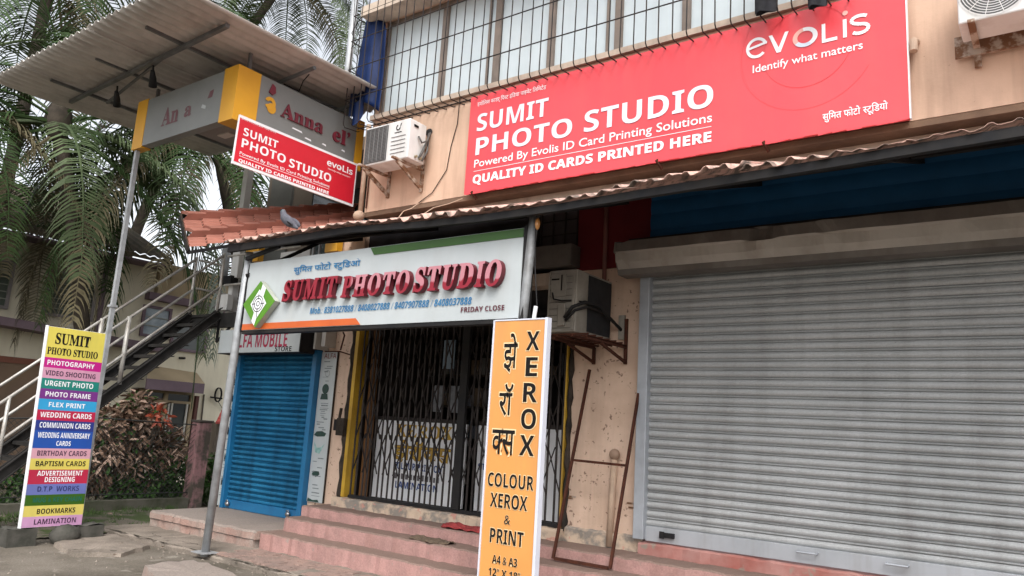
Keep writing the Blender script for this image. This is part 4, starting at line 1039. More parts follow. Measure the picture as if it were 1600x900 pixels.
# ---- mobile store sign
al = thing('store_signboard', 'white store sign with crimson letters above the blue roller shutter', 'signboard', (-9.45, 6.8, 2.56))
q = MB(); q.box(-10.40, -8.51, 6.755, 7.0, 2.56, 2.905); q.build('box', WHITE, al)
q = MB(); q.box(-10.42, -8.49, 6.76, 7.0, 2.55, 2.558); q.box(-8.508, -8.49, 6.75, 7.01, 2.56, 2.92); q.build('frame', STEELD, al)
fnS = plane_fn('Y', 6.75)
AL = [('ALFA MOBILE', 'b0', -10.048, -8.785, 2.633, 0.205),
    ('STORE', 'sb', -9.035, -8.674, 2.567, 0.07),
    ('TL', 'pt', -10.416, -8.509, 2.905, 0.0),
    ('BL', 'pt', -10.398, -8.497, 2.556, 0.0)]
lettering(al, fnS, AL[0], MAGENTA, d=-.003); lettering(al, fnS, AL[1], BLACKP, d=-.003)
q = MB(); q.box(-10.2, -10.1, 7.0, 7.2, 2.6, 2.9); q.box(-8.7, -8.6, 7.0, 7.2, 2.6, 2.9); q.build('bracket', STEELD, al)
q = MB(); q.box(-8.46, -8.42, 6.95, 7.19, 2.62, 2.93); q.box(-8.36, -8.28, 7.0, 7.19, 2.66, 2.93); o = q.build('old_sign_rail', mat('pale_rail', (.5, .48, .44), rough=.6)); o['label'] = 'pale upright rails beside the end of the white store sign'; o['category'] = 'rail'
q = MB(); q.tube([(-8.38, 7.1, 2.60), (-8.1, 7.12, 2.60), (-7.95, 7.17, 2.56)], .009, 5); q.tube([(-8.05, 7.1, 2.86), (-7.90, 7.0, 2.80), (-7.95, 7.0, 2.60)], .012, 5); o = q.build('rusty_hook', RUST); o['label'] = 'rusty hook bracket on the pillar beside the white store sign'; o['category'] = 'hook'
# ---- strips beside the blue shutter
sp = thing('strip_sign', 'narrow white accessory strip headed with store name right of blue shutter', 'strip sign', (-8.36, 7.18, .55))
q = MB(); q.box(-8.52, -8.20, 7.172, 7.19, .56, 2.60); q.build('board', WHITE, sp)
q = MB(); q.box(-8.199, -8.188, 7.168, 7.192, .56, 2.61); q.build('edge_strip', WOODDK, sp)
fnT = plane_fn('Y', 7.17)
STRD = [('ALFA', 's', -8.464, -8.213, 2.51, 0.07),
    ('TL', 'pt', -8.518, -8.19, 2.603, 0.0),
    ('BL', 'pt', -8.495, -8.292, 0.523, 0.0),
    ('head', 'pt', -8.457, -8.297, 2.046, 0.072),
    ('body', 'pt', -8.462, -8.298, 1.957, 0.069),
    ('car', 'pt', -8.515, -8.269, 1.45, 0.06),
    ('bowl', 'pt', -8.496, -8.264, 1.222, 0.149),
    ('gad', 'pt', -8.475, -8.314, 0.903, 0.056),
    ('l1', 'pt', -8.469, -8.404, 1.639, 0.076)]
lettering(sp, fnT, STRD[0], mat('brown_red_print', (.22, .05, .045), rough=.5), off=.01)
GDK = mat('dark_green_print', (.01, .06, .04), (.02, .03, .03), ns=30, rough=.5); GRY = mat('grey_print', (.22, .25, .26), (.12, .14, .15), ns=30, rough=.5)
q = MB(); ring(q, (-8.37, 2.085), .0, .07, fnT, .001, 14); q.quad(fnT(-8.46, 1.94, .001), fnT(-8.30, 1.94, .001), fnT(-8.32, 2.02, .001), fnT(-8.44, 2.02, .001)); q.build('printed_speaker', GDK, sp)
q = MB(); q.prism([(-8.51, 1.45), (-8.44, 1.43), (-8.29, 1.44), (-8.26, 1.48), (-8.35, 1.51), (-8.46, 1.50)], fnT, 0, .001); q.build('printed_gadget', GDK, sp)
q = MB(); q.prism([(-8.49, 1.36), (-8.45, 1.22), (-8.36, 1.20), (-8.27, 1.34), (-8.34, 1.29), (-8.42, 1.28)], fnT, 0, .001); q.build('printed_bowl', mat('pale_teal_print', (.35, .52, .50), (.15, .3, .28), ns=16, rough=.5), sp)
q = MB(); q.prism([(-8.47, .92), (-8.38, .89), (-8.31, .93), (-8.33, .97), (-8.45, .97)], fnT, 0, .001); q.prism([(-8.51, .565), (-8.27, .565), (-8.30, .60), (-8.4, .585), (-8.5, .61)], fnT, 0, .001); q.build('printed_gadget', GDK, sp)
def small_print(parent, fn, x0, x1, za, zb, seed, gap=(.03, .12)):
    q = MB(); rg = random.Random(seed); z = za
    while z < zb:
        wd = rg.uniform(.25, .8) * (x1 - x0); xx = rg.uniform(x0, x1 - wd); hh = rg.uniform(.006, .018)
        q.quad(fn(xx, z, .0012), fn(xx + wd, z, .0012), fn(xx + wd, z + hh, .0012), fn(xx, z + hh, .0012)); z += rg.uniform(*gap)
    q.build('small_print', GRY, parent)
small_print(sp, fnT, -8.48, -8.26, 1.52, 1.9, 1, (.02, .05)); small_print(sp, fnT, -8.48, -8.26, .64, 1.17, 2); small_print(sp, fnT, -8.46, -8.26, 2.19, 2.46, 3, (.02, .08))
q = MB(); ring(q, (-8.36, 2.30), .04, .047, fnT, .001, 16); q.build('printed_ring', GRY, sp)
sl_ = thing('strip_sign', 'narrow white accessory strip left of blue shutter behind the pale post', 'strip sign', (-10.45, 7.18, .3))
q = MB(); q.box(-10.55, -10.375, 7.172, 7.19, .30, 2.46); q.build('board', WHITE, sl_)
small_print(sl_, fnT, -10.54, -10.42, .45, 2.4, 7, (.03, .09))
q = MB(); rg = random.Random(6)
for z in (.60, .95, 1.35, 1.62, 1.85, 2.1, 2.3): q.prism([(-10.52, z), (-10.43, z + .02), (-10.42, z + .10), (-10.47, z + .07), (-10.51, z + .13)], fnT, 0, .001)
q.build('printed_gadget', BLACKP, sl_)

# ================================================================ AIR CONDITIONERS
ac1 = thing('air_conditioner', 'white outdoor air conditioner with rusty brackets beside the grey sign box', 'air conditioner', (-6.97, 6.7, 4.95))
q = MB(); q.box(-7.37, -6.57, 6.55, 6.86, 4.97, 5.50); q.build('casing', ACW, ac1, bevel=.012)
q = MB(); q.box(-7.345, -6.95, 6.543, 6.549, 4.995, 5.475); fg = q.build('fan_guard', mat('fan_shadow', (.11, .11, .11), rough=.7), ac1)
gb = MB(); gb.bar((0, 0, 0), (.39, 0, 0), .006, .006); gm = gb.mesh('guard_wire'); gm.materials.append(ACGR)
for k in range(24):
    b = bpy.data.objects.new('guard_wire', gm); COL.objects.link(b); b.parent = fg; b.location = Vector((-7.343, 6.538, 5.005 + .02 * k)) - wloc(fg)
q = MB()
for k in range(6): q.bar((-7.34 + .076 * k, 6.533, 4.995), (-7.34 + .076 * k, 6.533, 5.475), .006, .006)
ring(q, (-7.147, 5.235), .19, .198, lambda u, v, d: (u, 6.5405, v), 0, 24)
q.build('guard_upright', ACGR, fg)
for k in range(5):
    q = MB(); q.box(-6.88, -6.63, 6.543, 6.549, 5.06 + .055 * k, 5.067 + .055 * k); q.build('louvre', ACGR, ac1)
q = MB(); ring(q, (-6.77, 5.405), .025, .04, lambda u, v, d: (u, 6.5445, v), 0, 16, R(100), R(360)); q.prism([(-6.735, 5.44), (-6.715, 5.46), (-6.735, 5.40)], lambda u, v, d: (u, 6.548 - d, v), 0, .004); q.box(-6.83, -6.71, 6.5445, 6.549, 5.335, 5.345); q.build('badge', BLACKP, ac1)
q = MB(); q.box(-6.566, -6.56, 6.62, 6.70, 5.41, 5.44); q.build('side_grip', BLACKP, ac1)
q = MB(); q.tube([(-6.55, 6.70, 5.30), (-6.52, 6.74, 5.22), (-6.53, 6.84, 5.28), (-6.62, 6.99, 5.47)], .013, 6); q.tube([(-6.55, 6.74, 5.02), (-6.54, 6.80, 5.15), (-6.60, 6.93, 5.36), (-6.64, 6.99, 5.46)], .018, 6); q.tube([(-6.55, 6.80, 5.0), (-6.53, 6.86, 5.15), (-6.62, 6.96, 5.38)], .014, 6); q.build('hose', mat('grey_hose', (.10, .095, .09), rough=.7), ac1, True)
q = MB(); q.ell((-6.65, 6.99, 5.48), .06, .02, .05); q.build('hose_hole', STEELD, ac1)
for k in range(2):
    q = MB(); q.tube([(-6.562, 6.68 + .08 * k, 5.02), (-6.53, 6.68 + .08 * k, 5.02)], .018, 8); q.build('valve', mat('brass_valve', (.35, .3, .2), rough=.4, metal=.6), ac1)
for x in (-7.31, -6.70):
    q = MB(); q.bar((x, 6.42, 4.955), (x, 6.99, 4.955), .045, .025); q.bar((x, 6.985, 5.25 if x > -7 else 5.03), (x, 6.985, 4.66), .045, .025); q.bar((x, 6.50, 4.94), (x, 6.98, 4.70), .03, .05); q.build('bracket', RUSTW, ac1)

ac2 = thing('air_conditioner', 'dusty beige air conditioner in a rusty cage beside the pillar of the grey shutter', 'air conditioner', (-4.05, 6.7, 2.64))
q = MB(); q.box(-4.23, -3.90, 6.40, 7.12, 2.66, 3.295); q.build('casing', ACB, ac2, bevel=.01)
q = MB(); q.box(-3.899, -3.893, 6.62, 7.10, 2.69, 3.27); q.build('coil', ACFIN, ac2)
fb = MB(); fb.box(-.003, .003, -.002, .002, 0, .57); fm = fb.mesh('fin'); fm.materials.append(ACFIN)
q = MB()
for k in range(9): q.box(-4.215, -3.915, 6.392, 6.399, 2.70 + .065 * k, 2.704 + .065 * k)
q.build('panel_groove', mat('groove', (.12, .10, .085)), ac2)
q = MB(); q.box(-4.20, -4.02, 6.385, 6.399, 3.02, 3.25); q.build('service_cover', ACB, ac2, bevel=.006)
q = MB(); q.box(-4.10, -4.01, 6.37, 6.399, 2.72, 2.95); q.build('valve_cover', ACB, ac2, bevel=.01)
q = MB(); q.box(-3.945, -3.915, 6.385, 6.40, 2.68, 3.28); q.box(-4.23, -4.215, 6.387, 6.40, 2.68, 3.28); q.build('edge_trim', ACB, ac2)
q = MB(); q.box(-4.19, -4.10, 6.378, 6.386, 3.19, 3.205); q.box(-4.075, -4.065, 6.378, 6.386, 3.08, 3.24); q.build('vent_slot', BLACKP, ac2)
q = MB(); q.tube([(-4.17, 6.375, 3.06), (-4.14, 6.36, 2.99), (-4.05, 6.36, 2.97), (-3.93, 6.40, 2.975), (-3.86, 6.55, 2.97)], .009, 5); q.tube([(-4.01, 6.37, 2.80), (-3.92, 6.36, 2.90), (-3.86, 6.5, 2.97), (-3.84, 6.75, 2.97), (-3.82, 7.0, 2.86), (-3.80, 7.18, 2.78)], .018, 7); q.tube([(-4.0, 6.37, 2.77), (-3.90, 6.38, 2.87), (-3.85, 6.55, 2.93), (-3.84, 6.8, 2.92)], .014, 6); q.build('hose', STEELD, ac2, True)
cg = MB()
for k in range(6): cg.bar((-4.24, 6.36 + .14 * k, 2.63), (-3.72, 6.36 + .14 * k, 2.63), .02, .016, (0, 0, 1))
for k in range(4): cg.bar((-4.23 + .165 * k, 6.34, 2.612), (-4.23 + .165 * k, 7.16, 2.612), .02, .016)
cg.build('cage_floor', RUST, ac2)
for x in (-4.12, -3.74):
    q = MB(); q.bar((x, 6.36, 2.598), (x, 7.17, 2.598), .03, .03); q.bar((x, 7.175, 2.90 if x > -4 else 2.60), (x, 7.175, 2.42), .03, .03); q.bar((x, 6.62, 2.58), (x, 7.17, 2.44), .025, .025); q.build('bracket', RUST, ac2)
q = MB(); q.box(-3.83, -3.76, 7.165, 7.196, 2.68, 2.94); q.build('wall_block', ACB, ac2)

ac3 = thing('air_conditioner', 'white air conditioner with round fan guard at the top right of the wall', 'air conditioner', (-.15, 6.6, 5.05))
q = MB(); q.box(-.53, .32, 6.50, 6.84, 5.05, 5.65); q.build('casing', ACW, ac3, bevel=.012)
fgn = lambda u, v, d: (u, 6.499 - d, v)
q = MB(); ring(q, (-.28, 5.31), 0, .235, fgn, .002, 32); fg = q.build('fan_guard', mat('fan_shadow', (.11, .11, .11)), ac3)
q = MB()
for k in range(10): ring(q, (-.28, 5.31), .05 + .021 * k, .056 + .021 * k, fgn, .008, 36)
for k in range(12):
    a = 2 * PI * k / 12; q.bar((-.28 + .03 * math.cos(a), 6.494, 5.31 + .03 * math.sin(a)), (-.28 + .235 * math.cos(a + .25), 6.494, 5.31 + .235 * math.sin(a + .25)), .005, .005)
q.build('guard_ring', ACW, fg)
for x in (-.44, .22):
    q = MB(); q.box(x - .025, x + .025, 6.955, 6.995, 4.87, 5.30); q.bar((x, 6.45, 5.035), (x, 6.99, 5.035), .05, .025); q.build('bracket', RUSTW, ac3)
q = MB(); q.box(-.60, .5, 6.93, 6.953, 4.97, 5.16); q.build('back_angle', RUSTW, ac3)

# ================================================================ WINDOW GRILLE, TARPAULIN, CLOTHES
gr = thing('window_grille', 'black bar grille bulging in front of the upper windows', 'grille', (-4.6, 6.7, 5.7))
vb = MB(); vb.tube([(0, .30, -.005), (0, .27, -.02), (0, .03, -.045), (0, 0, -.01), (0, 0, .1), (0, 0, 2.4)], .0075, 5); vm = vb.mesh('bar'); vm.materials.append(GRILLE)
rg = random.Random(8); x = -8.02; k = 0
while x < -1.3:
    b = bpy.data.objects.new('bar', vm); COL.objects.link(b); b.parent = gr; b.location = (x - gr.location.x + rg.uniform(-.015, .015), 0, .06); b.rotation_euler = (0, rg.uniform(-.008, .008), 0); x += .15
for z in (6.12, 6.58, 7.02, 7.42):
    q = MB(); q.tube([(-8.05, 6.705, z), (-4.6, 6.703, z + .01), (-1.3, 6.705, z)], .008, 5); q.build('rail', GRILLE, gr)
    q = MB(); q.tube([(-8.05, 6.70, z), (-8.05, 6.98, z)], .008, 5); q.build('side_rail', GRILLE, gr)
q = MB(); q.tube([(-8.05, 6.985, 5.79), (-1.3, 6.985, 5.79)], .009, 5); q.build('wall_rail', GRILLE, gr)
TQ = [Vector((-8.24, 6.90, 6.30)), Vector((-7.56, 6.90, 5.95)), Vector((-7.54, 6.90, 7.18)), Vector((-8.02, 6.90, 7.66))]
q = MB(); q.grid(lambda a, b: TQ[0].lerp(TQ[1], a).lerp(TQ[3].lerp(TQ[2], a), b) + Vector((.03 * math.sin(8 * b) * (1 - a), .04 * math.sin(7 * a + 3 * b) + .025 * math.sin(17 * a + 2 * b), .02 * math.sin(11 * a))), 18, 20)
o = q.build('tarpaulin', TARP, None, True); o['label'] = 'ragged blue tarpaulin hanging at the left end of the barred windows'; o['category'] = 'tarpaulin'
md = o.modifiers.new('solid', 'SOLIDIFY'); md.thickness = .004
q = MB(); q.grid(lambda a, b: (-8.12 + .26 * a, 6.85 + .04 * math.sin(8 * a), 5.86 + .10 * math.sin(6 * a + 1) + .35 * b), 10, 6); o = q.build('tarpaulin', TARP, None, True); o['label'] = 'torn blue tarpaulin scrap behind the edge of the tin canopy'; o['category'] = 'tarpaulin'
q = MB(); q.tube([(-7.95, 6.8, 7.5), (-8.05, 6.75, 7.3), (-7.98, 6.8, 7.1), (-8.1, 6.75, 6.95)], .006, 4); q.tube([(-8.0, 6.8, 7.45), (-8.12, 6.75, 7.2), (-8.02, 6.8, 7.0)], .006, 4); q.tube([(-8.2, 6.8, 7.9), (-8.15, 6.8, 7.2), (-8.0, 6.8, 6.8)], .006, 4); o = q.build('loose_wires', STEELD); o['label'] = 'tangle of loose wires above the blue tarpaulin'; o['category'] = 'wires'
for (xx, zb, wd, lab) in ((-2.11, 5.70, .20, 'charcoal trousers hanging over the coral signboard, left of two'), (-1.64, 5.62, .16, 'charcoal trousers hanging over the coral signboard, right of two')):
    q = MB(); q.grid(lambda a, b: (xx - wd / 2 + wd * a, 6.66 - .03 * math.sin(PI * a) - .012 * math.sin(9 * a + 3 * b), zb + .02 * math.sin(5 * a) + .9 * b), 12, 10); q.grid(lambda a, b: (xx - wd / 2 + wd * a, 6.69 + .01 * math.sin(9 * a), zb + .01 + .9 * b), 8, 6)
    o = q.build('hanging_trousers', CLOTH, None, True); o['label'] = lab; o['category'] = 'trousers'; o['group'] = 'trousers drying at the window grille'

# ================================================================ LEANING FRAME, RAGS
rf = thing('rusty_stand', 'rusty open metal stand leaning against the peach pillar', 'frame', (-4.0, 6.9, .43))
BLf, BRf, TLf, TRf = (-4.21, 6.69, .455), (-3.565, 6.67, .455), (-4.15, 7.15, 2.36), (-3.53, 7.15, 2.34)
q = MB(); q.bar(BLf, TLf, .026, .026, (0, 1, 0)); q.build('upright', RUST, rf)
q = MB(); q.bar(BRf, TRf, .026, .026, (0, 1, 0)); q.build('upright', RUST, rf)
q = MB(); q.bar((BLf[0] + .02, BLf[1], BLf[2] + .003), (BRf[0] - .02, BRf[1], BRf[2] + .003), .028, .028); q.build('crossbar', RUST, rf)
l = .50; q = MB(); q.bar([BLf[i] + (TLf[i] - BLf[i]) * l + (.018 if i == 0 else 0) for i in range(3)], [BRf[i] + (TRf[i] - BRf[i]) * l - (.018 if i == 0 else 0) for i in range(3)], .024, .024); q.build('crossbar', RUST, rf)
def rag(pts0, pts1, name, m_, label, cat, h, seed):
    q = MB(); rg = random.Random(seed); ph = [rg.uniform(0, 6) for _ in range(6)]
    def fn(a, b):
        p = Vector(pts0).lerp(Vector(pts1), a); d = (Vector(pts1) - Vector(pts0)); pr = Vector((-d.y, d.x, 0)).normalized()
        wdt = h[0] * (.6 + .4 * math.sin(PI * min(1, a * 1.1)) + .12 * math.sin(9 * a + ph[0]))
        return p + pr * (b - .5) * wdt + Vector((0, 0, h[1] * (math.sin(PI * b) * (.5 + .5 * math.sin(7 * a + ph[1]) ** 2) + .35 * math.sin(15 * a + 9 * b + ph[2]) ** 2)))
    q.grid(fn, 26, 12); o = q.build(name, m_, None, True); o['label'] = label; o['category'] = cat
    md = o.modifiers.new('solid', 'SOLIDIFY'); md.thickness = .008
rag((-5.75, 6.84, .572), (-4.95, 6.86, .574), 'red_rag', REDRAG, 'crumpled red cloth lying on the top pink step', 'cloth', (.22, .05), 3)
rag((-5.97, 6.60, .442), (-5.40, 6.55, .442), 'jute_mat', MATRAG, 'flattened brown sack mat lying on the middle pink step', 'mat', (.26, .03), 4)

# ================================================================ PIGEON
pg = thing('pigeon', 'grey pigeon perched on the awning edge before the terracotta roof', 'pigeon', (-7.0, 5.2, 3.73))
def skin(name, m_, parent, pts, edges, radii, sub=2):
    me = bpy.data.meshes.new(name); org = wloc(parent); me.from_pydata([tuple(Vector(p) - org) for p in pts], edges, [])
    o = bpy.data.objects.new(name, me); COL.objects.link(o); o.parent = parent; me.materials.append(m_)
    sk = o.modifiers.new('skin', 'SKIN'); sv = me.skin_vertices[0].data
    for i, r_ in enumerate(radii): sv[i].radius = r_ if isinstance(r_, tuple) else (r_, r_)
    sv[0].use_root = True
    ss = o.modifiers.new('sub', 'SUBSURF'); ss.levels = sub; ss.render_levels = sub
    for p in me.polygons: p.use_smooth = True
    return o
px, py, pz = -7.02, 5.22, 3.845
skin('body', PIGG, pg, [(px - .02, py, pz - .01), (px - .075, py, pz + .05), (px - .105, py, pz + .105), (px - .115, py, pz + .145), (px + .05, py, pz - .035), (px + .11, py, pz - .075), (px + .19, py, pz - .115)],
     [(0, 1), (1, 2), (2, 3), (0, 4), (4, 5), (5, 6)], [.062, .048, .030, .029, .058, .034, .016])
q = MB(); q.ell((px - .108, py, pz + .10), .034, .034, .045, 12, 8); q.build('neck_feathers', PIGN, pg, True)
q = MB(); q.tube([(px - .14, py, pz + .145), (px - .172, py, pz + .132)], [.009, .003], 6); q.build('beak', BLACKP, pg)
for s in (-1, 1):
    q = MB(); q.ell((px + .055, py + s * .052, pz - .02), .115, .016, .042, 12, 8, Matrix.Rotation(R(28), 3, 'Y')); wg = q.build('wing', PIGG, pg, True)
    q = MB(); q.ell((px + .10, py + s * .060, pz - .055), .05, .012, .012, 8, 6, Matrix.Rotation(R(28), 3, 'Y')); q.build('wing_bar', BLACKP, wg, True)
    q = MB(); q.tube([(px + .0, py + s * .025, pz - .05), (px - .005, py + s * .027, pz - .115)], .007, 6); q.tube([(px - .03, py + s * .027, pz - .118), (px + .015, py + s * .027, pz - .118)], .005, 5); q.build('leg', PIGL, pg)
    q = MB(); q.ell((px - .125, py + s * .022, pz + .15), .006, .005, .006, 8, 6); q.build('eye', mat('pigeon_eye', (.4, .1, .03), rough=.2), pg)

# ================================================================ STAIRCASE
sc_ = thing('metal_staircase', 'open dark metal staircase with grey pipe handrails climbing on the left', 'staircase', (-11.1, 3.3, 0))
def sz(y): return 3.19 + .91 * (y - 6.86)
for x in (-10.70, -11.47):
    q = MB(); a, b = Vector((x, 3.36, sz(3.36) - .02)), Vector((x, 6.90, sz(6.90) - .02))
    q.bar(a, b, .012, .17); q.bar(a + Vector((.025, 0, .085)), b + Vector((.025, 0, .085)), .05, .012); q.bar(a + Vector((.025, 0, -.085)), b + Vector((.025, 0, -.085)), .05, .012)
    q.build('stringer', STAIRM, sc_)
n = 16; rg = random.Random(2)
for i in range(n):
    z = .19 + i * .188; y = 6.86 + (z - 3.19) / .91
    q = MB(); q.box(-11.46, -10.715, y - .02, y + .21, z, z + .012); q.box(-11.46, -10.715, y - .026, y - .021, z - .035, z + .012); tdr = q.build('tread', STAIRM, sc_)
    tdr.rotation_euler = (0, 0, 0)
    q = MB(); q.bar((-11.46, y + .1, z - .015), (-10.715, y + .1, z - .015), .03, .025); q.build('tread_angle', STEELD, tdr)
for x, s0 in ((-10.70, 0), (-11.47, .0)):
    for off in (.96, .44):
        q = MB(); a = Vector((x, 3.4, sz(3.4) + off + .02)); b = Vector((x, 6.85, sz(6.85) + off + .0)); q.tube([a, b], .021, 8); q.build('handrail', RAILM, sc_, True)
    for y in (3.45, 4.15, 5.49, 6.84):
        q = MB(); q.tube([(x, y, sz(y) + .03), (x, y, sz(y) + .99)], .024 if y != 5.49 else .032, 8); q.build('post', RAILM, sc_, True)
q = MB(); q.box(-11.5, -10.86, 6.87, 7.9, 3.16, 3.20); q.box(-11.5, -8.6, 6.90, 6.98, 2.98, 3.205); q.box(-10.86, -8.6, 6.985, 7.19, 3.165, 3.205); q.build('landing', STAIRM, sc_)
for z in (3.65, 4.12):
    q = MB(); q.tube([(-10.69, 6.90, z), (-8.9, 6.90, z)], .018, 8); q.build('landing_rail', RAILM, sc_)
    q = MB(); q.tube([(-11.47, 6.90, z), (-11.47, 7.85, z)], .018, 8); q.build('landing_rail', RAILM, sc_)
q = MB(); q.bar((-10.70, 6.9, 3.10), (-10.70, 6.9, 2.75), .03, .03); q.bar((-10.70, 6.9, 2.75), (-10.45, 6.95, 3.0), .03, .03); q.bar((-10.9, 7.1, 2.98), (-10.9, 7.1, 2.62), .03, .03); q.build('bracket', STEELD, sc_)
# grey hanging panel under the stairs
# ================================================================ BOUNDARY FENCE
fe = thing('boundary_fence', 'low mossy wall with chain link mesh and thin top rail behind the stairs', 'fence', (-12.6, 5, 0))
q = MB(); q.grid(lambda a, b: (0, 0, 0), 1, 1); q = MB()
q.box(-12.70, -12.50, -6, 7.93, -.05, .19); q.build('kerb_wall', mat('mossy_cement', (.115, .105, .085), (.05, .055, .03), ns=3, rough=.95, bump=.5, bs=20), fe)
q = MB(); q.tube([(-12.6, -6, 1.40), (-12.6, 4.8, 1.40), (-12.6, 6.2, 1.48), (-12.6, 7.95, 1.44)], .012, 6); q.tube([(-12.6, -6, .26), (-12.6, 7.95, .28)], .008, 5); q.build('rail', MESHW, fe)
q = MB(); p_ = .085; y = -4.0
while y < 8.0:
    for s in (1, -1):
        a = Vector((-12.6 + .004 * s, y, .2)); b = Vector((-12.6 + .004 * s, y + s * 1.22, 1.42))
        if b.y > 7.95: t = (7.95 - a.y) / (b.y - a.y); b = a.lerp(b, t)
        if a.y < 7.95: q.bar(a, b, .0055, .0055)
    y += p_
q.build('chain_link', MESHW, fe, kind='stuff')
q = MB(); q.grid(lambda a, b: (0, 0, 0), 1, 1)
q = MB(); q.box(-12.75, -12.50, 7.95, 8.20, -.02, 1.49)
pil = q.build('pillar', PILLARM, fe, bevel=.02)
q = MB(); q.box(-12.77, -12.48, 7.93, 8.22, 1.491, 1.53); q.build('pillar_cap', mat('dark_cement', (.09, .075, .065), rough=.95, bump=.5), pil, bevel=.01)
for y in (.5, 3.0):
    q = MB(); q.bar((-12.6, y, .15), (-12.6, y, 1.45), .05, .05); q.build('fence_post', MESHW, fe)

# ================================================================ NEIGHBOURING HOUSE
ho = thing('neighbour_house', 'cream house with mauve trim and old tiled roof behind the palms', 'house', (-17, 7, 0))
HX = -17.0
q = MB(); q.box(-17.3, HX, -3, 13.5, -.05, 5.0); q.build('wall', HOUSE, ho)
q = MB(); q.box(-24, -17.3, -3, -2.8, -.05, 5.0); q.box(-24, -17.3, 13.3, 13.5, -.05, 5.0); q.build('side_wall', HOUSE, ho)
# sloping roof in tile courses over the left part
rfm = MB()
rfm.grid(lambda a, b: (-16.35 - 4.2 * b, -3.2 + 12.4 * a, 5.0 + 1.9 * b + .025 * math.sin(a * 12.4 / .22 * 2 * PI) + .02 * math.sin(a * 8)), 220, 10)
rfm.grid(lambda a, b: (-16.35 - .02 * b, -3.2 + 12.4 * a, 5.0 - .08 * b + .025 * math.sin(a * 12.4 / .22 * 2 * PI) * (1 - b)), 220, 1)
rfm.build('roof', HROOF, ho, True)
q = MB(); q.box(-17.0, -16.4, -3.1, 9.15, 4.86, 4.90); q.build('eave_board', HPURP, ho)
q = MB(); q.box(-17.3, -16.85, 9.2, 12.5, 4.30, 5.02); q.build('parapet', HTAN, ho)
q = MB(); q.box(-17.0, -16.80, 9.0, 12.5, 4.13, 4.296); q.build('parapet_trim', HPURP, ho)
# sunshade slab and brown lower wall
q = MB(); q.prism([(3.4, 3.35), (9.35, 3.10), (9.35, 2.94), (3.4, 3.19)], lambda u, v, d: (HX + d, u, v), .002, .55); q.build('sunshade_slab', HPURP, ho)
q = MB(); q.box(HX + .002, HX + .08, 1.0, 7.3, 0, 2.45); q.build('brown_wall', HBROWN, ho)
q = MB(); q.box(HX + .081, HX + .10, 1.0, 7.3, 2.40, 2.52); q.build('brown_trim', mat('rust_trim', (.19, .07, .045), rough=.8), ho)
def hwin(y0, y1, z0, z1, bars, fr=HFRAME, pane=DGLASS, t=.06, label=None):
    q = MB(); X = HX + .012
    q.box(X - .01, X + .05, y0 - t, y0, z0 - t, z1 + t); q.box(X - .01, X + .05, y1, y1 + t, z0 - t, z1 + t); q.box(X - .01, X + .05, y0, y1, z0 - t, z0); q.box(X - .01, X + .05, y0, y1, z1, z1 + t)
    f = q.build('window', fr, ho)
    q = MB(); q.box(X - .008, X + .012, y0, y1, z0, z1); q.build('pane', pane, f)
    for k in range(bars):
        zz = z0 + (z1 - z0) * (k + 1) / (bars + 1); q = MB(); q.box(X + .02, X + .035, y0, y1, zz - .01, zz + .01); q.build('bar', mat('pale_bar', (.30, .31, .27), rough=.6), f)
    return f
PG = mat('green_grey_pane', (.10, .12, .10), (.06, .075, .06), ns=3, rough=.3)
hwin(6.95, 7.85, 3.50, 4.35, 7, pane=PG); hwin(9.05, 9.62, 3.35, 3.95, 2, fr=HPURP, pane=mat('sky_pane', (.35, .42, .47), (.2, .25, .3), ns=3, rough=.15)); hwin(9.80, 10.62, 3.12, 3.68, 0, fr=HPURP, pane=DGLASS)
hwin(5.3, 6.2, 3.50, 4.35, 5, pane=PG); hwin(3.5, 4.6, 3.5, 4.35, 5, pane=PG)
q = MB(); q.box(HX + .002, HX + .04, 8.0, 8.1, 3.1, 4.9); q.build('wall_pipe', HPURP, ho)
# mauve porch hood with window below
q = MB(); q.box(-16.45, -16.40, 9.02, 10.42, 2.10, 2.33); ph = q.build('porch_hood', HPURP, ho)
q = MB(); q.add([(-16.40, 9.02, 2.331), (-16.40, 10.42, 2.331), (-16.998, 10.55, 2.60), (-16.998, 9.3, 2.66)], [(0, 1, 2, 3)]); q.add([(-16.40, 10.42, 2.10), (-16.40, 10.42, 2.33), (-16.998, 10.55, 2.60), (-16.998, 10.55, 2.2)], [(0, 1, 2, 3)]); q.build('hood_top', HTAN, ph)
q = MB(); q.quad((-16.46, 9.02, 2.12), (-16.46, 10.42, 2.12), (-16.998, 10.42, 2.12), (-16.998, 9.02, 2.12)); q.build('hood_soffit', HPURP, ph)
cf = MB(); X = HX + .004
cf.box(X, X + .08, 9.16, 9.24, .6, 2.12); cf.box(X, X + .08, 10.44, 10.52, .6, 2.12); cf.box(X, X + .08, 9.78, 9.86, .6, 2.119); cf.box(X, X + .075, 9.24, 10.44, 1.84, 1.90); cf.box(X, X + .075, 9.24, 10.44, 2.06, 2.115)
pw = cf.build('porch_window', HTAN, ho)
q = MB(); q.box(X, X + .02, 9.25, 10.43, .6, 2.05); q.build('pane', DGLASS, pw)
for y in (9.70, 9.92, 10.0, 10.38):
    q = MB(); q.box(X + .03, X + .07, y - .018, y + .018, .6, 1.84); q.build('casement', mat('white_casement', (.6, .58, .52), rough=.5), pw)
q = MB(); q.box(X, X + .1, 9.02, 9.12, .6, 2.1); q.box(X, X + .1, 10.56, 10.64, .6, 2.05); q.build('porch_post', mat('red_brown_post', (.13, .05, .04), rough=.8), ho)
q = MB(); q.tube([(HX + .03, 10.85, .5), (HX + .03, 10.80, 2.1)], .02, 6); q.build('drain_pipe', mat('dark_pipe', (.12, .10, .08)), ho)
q = MB()
